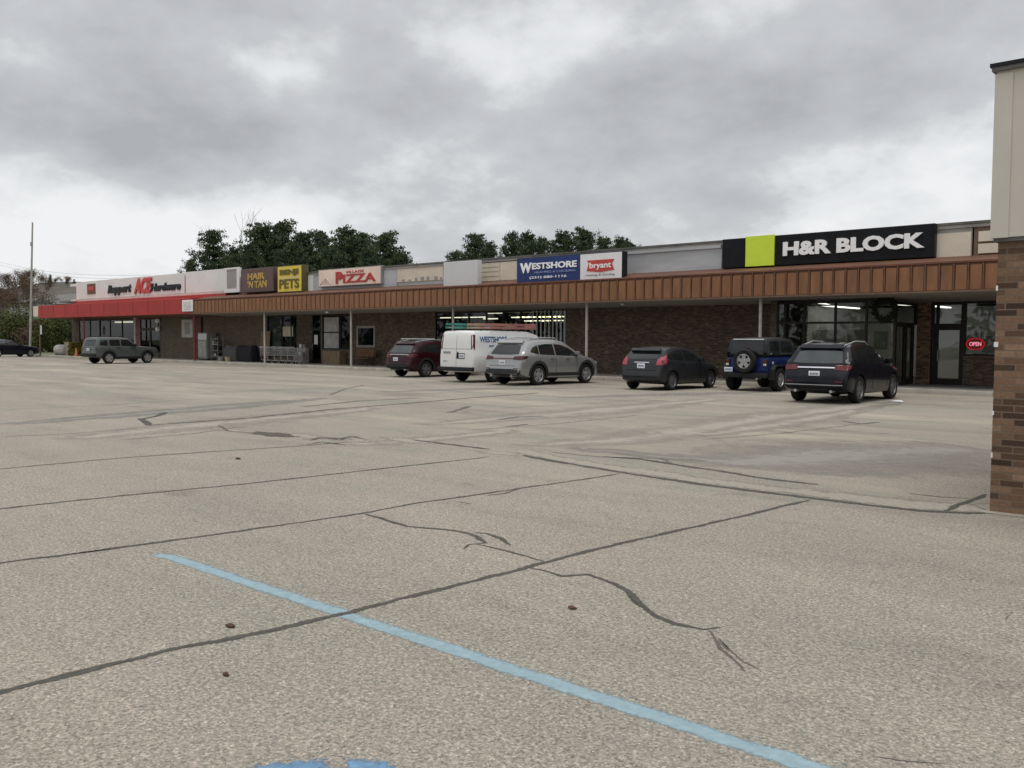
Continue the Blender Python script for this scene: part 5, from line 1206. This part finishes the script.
# litter on the asphalt
def scrap(px, py, lab, m, s, cat):
    p = gr(px, py); g = MB(); rr = random.Random(px); n = 9
    pts = [(s * math.cos(6.283 * k / n) * rr.uniform(.5, 1.1), s * .55 * math.sin(6.283 * k / n) * rr.uniform(.5, 1.1), .006 + rr.uniform(0, .16 * s)) for k in range(n)]
    g.add(pts + [(0, 0, .02)] + [(a, b, 0.003) for a, b, _ in pts], [(k, (k + 1) % n, n) for k in range(n)] + [(k, n + 1 + k, n + 1 + (k + 1) % n, (k + 1) % n) for k in range(n)])
    o = g.build(cat, m); o.location = (p.x, p.y, .004); tag(o, lab, cat)
scrap(230, 627, 'curled brown leaf lying just above the long tar crack, left of the blue line', m_leaf, .045, 'leaf'); scrap(226, 676, 'brown leaf on the asphalt below the long tar crack', m_leaf, .03, 'leaf')
scrap(572, 609, 'brown leaf on the asphalt under the winding crack', m_leaf, .04, 'leaf'); scrap(895, 402, 'white paper scrap on the lot beside the black suv', m_paper, .26, 'paper'); scrap(238, 459, 'small dark leaf far out on the lot', m_leaf, .07, 'leaf')

# ------------------------------------------------------------------ trees
def leafcard(g, c, s, rr, up=.3):
    d = Vector((rr.gauss(0, 1), rr.gauss(0, 1), rr.gauss(0, .6) + up)).normalized(); a = d.orthogonal().normalized(); b = d.cross(a)
    t = rr.uniform(0, 6.283); u = a * math.cos(t) + b * math.sin(t); w = d.cross(u)
    g.add([c - u * s, c + w * s * .45, c + u * s, c - w * s * .45], [(0, 1, 2, 3)])
def pine(seed, h=15, spread=4.2, dens=1.0):
    """tapered trunk, whorls of upswept limbs carrying needle clumps"""
    rr = random.Random(seed); tr = MB(); cr = MB()
    lean = Vector((rr.uniform(-.4, .4), rr.uniform(-.4, .4), 0))
    tr.tube([lean * (k / 6) ** 2 + Vector((0, 0, h * .97 * k / 6)) for k in range(7)], [.32 * (1 - k / 6.6) for k in range(7)], 8)
    nw = int(h * 1.05)
    for i in range(nw):
        f = .16 + .84 * i / (nw - 1); z = h * f; n = rr.randint(5, 7)
        prof = spread * (math.sin(min(1, (1 - f) * 1.5 + .10) * 1.5708) ** .8) * (.55 + .45 * min(1, f / .3))
        for k in range(n):
            a = 6.283 * (k + rr.uniform(-.35, .35)) / n + i * 1.1; L_ = prof * rr.uniform(.5, 1.22); up = rr.uniform(.08, .38) + .3 * f
            p0 = lean * f * f + Vector((0, 0, z)); dirv = Vector((math.cos(a), math.sin(a), up * .6)).normalized()
            pts = [p0, p0 + dirv * L_ * .5, p0 + dirv * L_ + Vector((0, 0, L_ * up * .35))]
            tr.tube(pts, [.07, .045, .02], 4, cap=False)
            m = max(3, int(L_ * 2.3))
            for j in range(m):
                q = pts[0].lerp(pts[1], min(1, 2 * (j + 1) / m)) if (j + 1) / m < .5 else pts[1].lerp(pts[2], 2 * (j + 1) / m - 1)
                q = q + Vector((rr.gauss(0, .25), rr.gauss(0, .25), rr.gauss(.05, .15))); rad = rr.uniform(.5, 1.05)
                for _ in range(int(44 * dens)):
                    e = Vector((rr.gauss(0, 1), rr.gauss(0, 1), rr.gauss(0, .55))); e = e.normalized() * rad * rr.random() ** .4
                    leafcard(cr, q + Vector((e.x, e.y, e.z * .6)), rr.uniform(.11, .23), rr)
    top = lean + Vector((0, 0, h))
    for _ in range(40): leafcard(cr, top + Vector((rr.gauss(0, .25), rr.gauss(0, .25), rr.uniform(-1.2, .1))), .2, rr, .8)
    return tr, cr
protos = []
for s_ in (11, 23, 37):
    tr, cr = pine(s_, 15, 4.4)
    a = tr.build('trunk', m_trunk, None, fix=False); b = cr.build('crown', m_pine, None, fix=False); protos.append((a.data, b.data)); bpy.data.objects.remove(a); bpy.data.objects.remove(b)
def tree_at(name, label, cat, px, pytop, Y, proto, sx, rot, group, H0=15.9, dz=0, z0=0.0):
    p = at(px, pytop, Y); s = (p.z - z0) / H0
    t = thing(name, label, cat, (p.x, Y, z0 - .02), rot, group); t.scale = (s * sx, s * sx, s)
    for nm, me in zip(('trunk', 'crown'), protos[proto]):
        o = bpy.data.objects.new(nm, me); COL.objects.link(o); o.parent = t
PG = 'dark pines growing behind the shops'
big = ((191, 258, 66, 0, .62, 'short ragged pine at the left edge of the big pine clump'), (212, 229, 70, 1, .80, 'tall pine left of the bare tree'), (233, 246, 63, 2, .7, 'lower pine in front of the bare tree'),
       (262, 222, 70, 2, .88, 'tall pine just right of the bare tree, above the brown sign'), (281, 221, 74, 0, .86, 'tallest pine of the big clump, above the yellow sign'), (302, 231, 68, 1, .84, 'broad pine behind the yellow sign'),
       (322, 231, 73, 0, .7, 'narrow pine between the two high tops of the big clump'), (345, 226, 70, 2, .95, 'broad high pine above the pizza sign'), (363, 232, 75, 1, .8, 'pine behind the right end of the pizza sign'), (385, 232, 70, 0, .85, 'tall pine at the right of the big clump'),
       (401, 250, 67, 2, .72, 'low pine closing the right edge of the big clump'), (250, 243, 62, 1, .8, 'dark low pine behind the brown sign'), (330, 245, 62, 2, .8, 'dark low pine behind the pizza sign'), (290, 244, 61, 0, .8, 'dark low pine behind the yellow sign'), (368, 247, 62, 1, .8, 'dark low pine above the right part of the pizza sign'))
for i, (px, py, Y, k, sx, lab) in enumerate(big): tree_at('pine_tree', lab, 'tree', px, py, Y, k, sx, i * 1.3, PG)
small = ((456, 251, 78, 0, 0.74, 'lowest pine at the left end of the small clump'), (478, 233, 82, 1, 0.78, 'rounded pine above the blank grey sign'), (491, 241, 80, 2, 0.57, 'small pine just right of the rounded pine'), (513, 232, 84, 0, 0.59, 'pointed pine above the left end of the navy sign'), (527, 231, 81, 2, 0.70, 'twin-topped pine above the navy lettering'),
         (542, 237, 85, 1, 0.49, 'thin pine standing between two broader pines'), (563, 230, 82, 2, 0.74, 'broad pine above the middle of the navy sign'), (585, 229, 84, 0, 0.78, 'tallest pine of the small clump, above the red badge'), (603, 237, 80, 1, 0.66, 'pine above the right end of the white sign panel'), (620, 236, 86, 2, 0.57, 'thin ragged pine at the right end of the small clump'), (631, 242, 90, 0, 0.57, 'last low pine beside the grey parapet'))
for i, (px, py, Y, k, sx, lab) in enumerate(small): tree_at('pine_tree', lab, 'tree', px, py, Y, k, sx, i * 2.1 + .5, PG)
def bare(seed, h, m=m_trunkg, leaf=None, name='bare_tree', label='', loc=(0, 0, 0), levels=5, spread=.55, leafn=0, r0=.16):
    rr = random.Random(seed); tr = MB(); cr = MB()
    def grow(p, d, L_, r, lv):
        q = p + d * L_ * .5 + Vector((rr.gauss(0, .04), rr.gauss(0, .04), 0)) * L_; e = q + (d + Vector((rr.gauss(0, .12), rr.gauss(0, .12), .08))).normalized() * L_ * .5
        tr.tube([p, q, e], [r, r * .8, r * .6], 5 if lv > 2 else 3, cap=False)
        if lv <= 2 and leafn:
            for _ in range(leafn): leafcard(cr, e + Vector((rr.gauss(0, .7), rr.gauss(0, .7), rr.gauss(0, .9))), rr.uniform(.1, .22), rr, 0)
        if lv == 0: return
        for _ in range(rr.randint(2, 3)):
            nd = (d + Vector((rr.gauss(0, spread), rr.gauss(0, spread), rr.gauss(.15, .25)))).normalized(); grow(e, nd, L_ * rr.uniform(.62, .85), r * .6, lv - 1)
    grow(Vector((0, 0, 0)), Vector((0, 0, 1)), h * .28, r0, levels)
    t = thing(name, label, 'tree', loc); tr.build('trunk', m, t, fix=False)
    if leafn: cr.build('crown', leaf, t, fix=False)
    return t
p = at(243, 240, 78); bare(3, 25, m_trunkg, name='bare_tree', label='bare leafless tree rising above the big pine clump', loc=(p.x, 78, -.02), spread=.3, r0=.2)
# hillside at the far left with its trees and house
g = MB(); nx, ny = 30, 14; vs = []
for j in range(ny + 1):
    for i in range(nx + 1):
        x = -420 + 330 * i / nx; y = 42 + 260 * j / ny; u = max(0, min(1, (-100 - x) / 160)); v_ = max(0, min(1, (y - 44) / 90)); vs.append((x, y, -.3 + 21 * (u * .75 + .25 * min(1, u * 3)) * v_ + .8 * math.sin(x * .05) * v_ + .6 * math.sin(y * .07 + x * .02) * v_))
g.add(vs, [(j * (nx + 1) + i, j * (nx + 1) + i + 1, (j + 1) * (nx + 1) + i + 1, (j + 1) * (nx + 1) + i) for j in range(ny) for i in range(nx)])
tag(g.build('hill', m_hill, smooth=True), kind='structure')
hb_ = bpy.data.objects['hill']; bmh = bmesh.new(); bmh.from_mesh(hb_.data); BH = BVHTree.FromBMesh(bmh); bmh.free()
def hz(x, y):
    h = BH.ray_cast(Vector((x, y, 200)), Vector((0, 0, -1)))[0]; return h.z if h else 0
ap = []
for k in range(3):
    t_ = bare(40 + k, 10.2, m_trunkg, m_autumn, 'autumn_tree', 'x', levels=5, spread=.42, leafn=16, r0=.2)
    ap.append([(c_.name.split('.')[0], c_.data) for c_ in t_.children])
    for c_ in list(t_.children): bpy.data.objects.remove(c_)
    bpy.data.objects.remove(t_)
def autumn(label, x, Y, z0, h, k, rot, wide=1.0, cat='tree'):
    t = thing('autumn_tree', label, cat, (x, Y, z0 - .1), rot, 'brown autumn trees on the hillside'); s_ = h / 10.5; t.scale = (s_ * wide, s_ * wide, s_)
    for nm, me in ap[k]:
        o = bpy.data.objects.new(nm, me); COL.objects.link(o); o.parent = t
hill_trees = ((-4, 279, 75, 'brown autumn tree at the left edge of the hillside'), (8, 275, 90, 'tall brown autumn tree left of the pole'), (19, 272, 70, 'brown autumn tree just left of the pole'), (37, 269, 95, 'high bare-topped tree right behind the pole'), (28, 276, 80, 'brown autumn tree behind the pole foot'), (46, 276, 100, 'grey-brown tree right of the pole'), (14, 286, 62, 'low russet tree on the slope left of the pole'), (2, 287, 66, 'low russet tree at the left picture edge'), (33, 287, 64, 'low brown tree right of the pole foot'))
for i, (px, py, Y, lab) in enumerate(hill_trees):
    p = at(px, py, Y); z0 = hz(p.x, Y); autumn(lab, p.x, Y, z0, max(5., p.z - z0), i % 3, i * 1.7, .9)
rh = random.Random(8)
for i in range(46):
    px = rh.uniform(-12, 84); Y = rh.uniform(105, 210); p = at(px, 330, Y); z0 = hz(p.x, Y)
    autumn('brown leafless tree in the wood on the far hillside', p.x, Y, z0, (rh.uniform(5, 8) if px < 42 else rh.uniform(2.2, 3.6)), i % 3, rh.uniform(0, 6), 1.15)
for i, (px, py, Y, lab) in enumerate(((67, 279, 130, 'small dark conical tree left of the white fascia'), (74, 279, 132, 'small dark conical tree touching the white fascia'), (50, 274, 120, 'dark pointed tree above the autumn trees'))):
    p = at(px, py, Y); tree_at('far_pine_tree', lab, 'tree', px, py, Y, i % 3, .5, i, 'small pines on the far hilltop', z0=min(hz(p.x, Y), p.z - 5))
p = at(18, 303, 64); t = thing('white_shed', 'low white shed on the bank at the far left', 'shed', (p.x, 64, hz(p.x, 64) - .3)); q_ = p.z - hz(p.x, 64) + .3
g = MB(); g.box(-5, 5, 0, 4, 0, q_); g.build('wall', m_lgrey, t); g = MB(); g.prism([(-.3, q_), (2, q_ + .8), (4.3, q_)], -5.3, 5.3); g.build('roof', m_roof, t)
g = MB(); g.box(-1, 1, -.04, 0, q_ - 2.2, q_ - .2); g.build('door', m_greyink, t)
# grey-roofed house behind the awning
p = at(58, 297, 70); z0 = hz(p.x, 70); hs = thing('house', 'low house with a long grey roof behind the red awning', 'house', (p.x, 70, z0 - .2))
zt_ = at(58, 291, 70).z - z0; hw_ = 12
g = MB(); g.box(-hw_, hw_, 0, 8, 0, zt_ - 2.2); g.build('wall', plain('house_siding', (.20, .15, .12), .8), hs)
g = MB(); g.prism([(-.5, zt_ - 2.3), (4, zt_), (8.5, zt_ - 2.3)], -hw_ - .4, hw_ + .4); g.build('roof', plain('grey_shingles', (.14, .135, .125), .9, var=.2), hs)
for a in (-8, -3, 3, 8):
    g = MB(); g.box(a - .6, a + .6, -.04, 0, zt_ - 3.7, zt_ - 2.6); g.build('window', m_dark, hs)
# shrubs at the far end of the lot
def shrub(px, py, Y, w, lab, m, seed, name='shrub'):
    p = at(px, py, Y); h = max(.7, p.z); rr = random.Random(seed); cr = MB(); st = MB(); t = thing(name, lab, 'shrub', (p.x, Y, -.02), 0, 'shrubs beyond the left end of the lot')
    for k in range(7):
        a = rr.uniform(0, 6.283); e = Vector((math.cos(a) * w * .5, math.sin(a) * w * .5, h * rr.uniform(.6, .9))); st.tube([(0, 0, 0), e * .5 + Vector((0, 0, .2)), e], [.05, .03, .012], 4, cap=False)
    for _ in range(24):
        c = Vector((rr.uniform(-1, 1) * w * .8, rr.uniform(-1, 1) * w * .6, h * rr.uniform(.12, .88))); rad = rr.uniform(.3, .5) * min(w, h)
        for _ in range(150):
            e = Vector((rr.gauss(0, 1), rr.gauss(0, 1), rr.gauss(0, 1))).normalized() * rad * rr.random() ** .4; q = c + e
            if q.z > .03: leafcard(cr, q, rr.uniform(.09, .2), rr, .2)
    st.build('stems', m_trunk, t, fix=False); cr.build('leaves', m, t, fix=False)
sh = ((-3, 310, 46, 3.2, 'tall green shrub at the left picture edge'), (10, 313, 44, 2.8, 'green shrub behind the saloon roof'), (23, 316, 45, 2.6, 'green shrub just left of the pole'), (37, 318, 43, 2.4, 'brownish shrub behind the plaque post'), (48, 320, 42, 2.4, 'dark green shrub right of the plaque post'), (58, 318, 43, 2.6, 'dark green shrub above the propane tank'), (68, 318, 44, 2.4, 'green shrub beside the store wall end'), (4, 300, 56, 4.0, 'high shrub on the bank at the far left'), (22, 306, 55, 3.6, 'high shrub on the bank left of the pole'), (52, 310, 58, 4, 'high dark shrub on the bank below the house'))
for i, (px, py, Y, w, lab) in enumerate(sh): shrub(px, py, Y, w, lab, m_autumn if i in (3,) else m_bush, 60 + i)
shrub(77, 344, 33.0, .7, 'small yellowing shrub beside the red awning post', m_bushy, 90)
# the wood across the road behind the camera: it is what the shop glass and the car bodies mirror
rt_ = random.Random(77); g = MB(); st = MB()
for k in range(46):
    bx_ = -190 + 6.2 * k + rt_.uniform(-2, 2); by_ = -58 + rt_.uniform(-9, 6); hh = rt_.uniform(9, 15)
    st.tube([(bx_, by_, -.1), (bx_ + .3, by_, hh * .8)], [.25, .08], 5, cap=False)
    for _ in range(260):
        f = rt_.random(); e = Vector((rt_.gauss(0, 1.9), rt_.gauss(0, 1.9), 0)) * (1.15 - .8 * f); leafcard(g, Vector((bx_, by_, .6 + f * hh)) + e, rt_.uniform(.45, 1.0), rt_, .2)
tl = g.build('tree_line', m_pine, fix=False); tag(tl, kind='stuff'); tl['label'] = 'dark tree line across the road, mirrored in the shop glass'; tl['category'] = 'trees'
to = st.build('trunks', m_trunk, tl, fix=False); to['kind'] = 'stuff'
# pole with its wires
p = at(30, 352, 40); q = at(32.5, 222, 40); t = thing('utility_pole', 'tall pale utility pole at the far left of the lot', 'pole', (p.x, 40, -.02))
g = MB(); dv = q - p; g.tube([(0, 0, 0), (dv.x * .5, 0, dv.z * .5), (dv.x, 0, dv.z)], [.14, .115, .085], 10); g.build('shaft', plain('weathered_wood_pole', (.42, .40, .36), .85, var=.2, stretch=(4, 4, .3)), t, smooth=True)
g = MB(); g.box(dv.x - .25, dv.x + .25, -.2, -.12, dv.z * .82, dv.z * .85); g.build('crosspiece', m_greyink, t)
a, b = at(-20, 257, 60), at(150, 275, 60); g = MB()
for dz in (0, -.5):
    g.tube([a.lerp(b, k / 12) + Vector((0, 0, dz - 1.2 * math.sin(math.pi * k / 12))) for k in range(13)], .02, 5)
tag(g.build('overhead_wire', m_alu), 'thin sagging overhead wires crossing the sky at the far left', 'wire')

# ------------------------------------------------------------------ sky and light
W_ = bpy.data.worlds.new('World'); S.world = W_; W_.use_nodes = True; nt = W_.node_tree; nt.nodes.clear()
SUN_EL, SUN_AZ = 78, 165      # soft sun through cloud, behind the camera's right shoulder
out = N(nt, 'ShaderNodeOutputWorld'); bg = N(nt, 'ShaderNodeBackground'); bg.inputs[1].default_value = .1
sky = N(nt, 'ShaderNodeTexSky'); sky.sky_type = 'NISHITA'; sky.sun_disc = False; sky.sun_elevation = R(SUN_EL); sky.sun_rotation = R(SUN_AZ)
tc = N(nt, 'ShaderNodeTexCoord'); sx = N(nt, 'ShaderNodeSeparateXYZ'); L(nt, tc.outputs['Generated'], sx.inputs[0])
def mth(op, a, b=None, c=None):
    n = N(nt, 'ShaderNodeMath', operation=op)
    for i, v in enumerate((a, b, c)):
        if v is None: continue
        if hasattr(v, 'links'): L(nt, v, n.inputs[i])
        else: n.inputs[i].default_value = v
    return n.outputs[0]
den = mth('ADD', mth('MAXIMUM', sx.outputs[2], 0.0), .42)
cb = N(nt, 'ShaderNodeCombineXYZ'); L(nt, mth('DIVIDE', sx.outputs[0], den), cb.inputs[0]); L(nt, mth('DIVIDE', sx.outputs[1], den), cb.inputs[1]); cb.inputs[2].default_value = 3.7
n1 = noise(nt, cb.outputs[0], 1.7, 7, .5); n2 = noise(nt, cb.outputs[0], 4.6, 7, .6)
dens = mth('ADD', mth('MULTIPLY', n1, .85), mth('MULTIPLY', n2, .50)); dens = mth('SUBTRACT', dens, .17)
# heavier cloud masses where the photograph has them (directions on the sky)
def mass(px, py, rx, amp):
    d = ray(px, py).normalized(); v = N(nt, 'ShaderNodeVectorMath', operation='SUBTRACT'); L(nt, tc.outputs['Generated'], v.inputs[0]); v.inputs[1].default_value = d
    sc = N(nt, 'ShaderNodeVectorMath', operation='MULTIPLY'); L(nt, v.outputs[0], sc.inputs[0]); sc.inputs[1].default_value = (1 / rx, 1 / rx, 2.6 / rx)
    ln = N(nt, 'ShaderNodeVectorMath', operation='LENGTH'); L(nt, sc.outputs[0], ln.inputs[0])
    return mth('MULTIPLY', mth('MAXIMUM', mth('SUBTRACT', 1, ln.outputs['Value']), 0), amp * .72)
for a in ((50, 120, .26, .16), (175, 160, .18, .15), (100, 60, .2, .03), (410, 100, .16, .16), (560, 110, .2, .17), (720, 95, .2, .17), (480, 185, .26, .14), (640, 190, .26, .12), (330, 170, .14, .10), (800, 110, .12, .08), (930, 170, .20, -.2), (270, 70, .14, -.16), (60, 225, .22, -.15), (250, 215, .18, -.12), (400, 225, .16, -.10), (700, 225, .2, -.06), (520, 20, .2, -.05), (900, 40, .16, .06), (620, 40, .12, -.08)):
    dens = mth('ADD', dens, mass(*a))
cr_ = ramp(nt, dens, [(.36, (9.0, 9.1, 9.2)), (.46, (7.8, 7.92, 8.08)), (.55, (5.9, 6.0, 6.2)), (.74, (4.35, 4.42, 4.62))])
# ramp colours are clamped to 1: keep them normalised and scale afterwards
for e in cr_.color_ramp.elements: e.color = tuple(v / 10 for v in e.color[:3]) + (1,)
el = N(nt, 'ShaderNodeMapRange'); L(nt, sx.outputs[2], el.inputs[0]); el.inputs[1].default_value = .38; el.inputs[2].default_value = .9; el.inputs[3].default_value = 10; el.inputs[4].default_value = 17
vm = N(nt, 'ShaderNodeVectorMath', operation='SCALE'); L(nt, cr_.outputs[0], vm.inputs[0]); L(nt, el.outputs[0], vm.inputs['Scale'])
L(nt, mix(nt, .95, sky.outputs[0], vm.outputs[0]), bg.inputs[0]); L(nt, bg.outputs[0], out.inputs[0])
sl = bpy.data.lights.new('sun', 'SUN'); sl.energy = 1.3; sl.angle = R(25); sl.color = (1, .96, .9); so = bpy.data.objects.new('sun', sl); COL.objects.link(so)
az = R(SUN_AZ); dirv = Vector((math.sin(az) * math.cos(R(SUN_EL)), math.cos(az) * math.cos(R(SUN_EL)), math.sin(R(SUN_EL))))
so.rotation_euler = (-dirv).to_track_quat('-Z', 'Y').to_euler()
S.view_settings.view_transform = 'Standard'; S.view_settings.look = 'None'; S.view_settings.exposure = 0; S.view_settings.gamma = 1; S.view_settings.use_curve_mapping = False
S.cycles.max_bounces = 6; S.cycles.transparent_max_bounces = 12; S.cycles.use_denoising = True
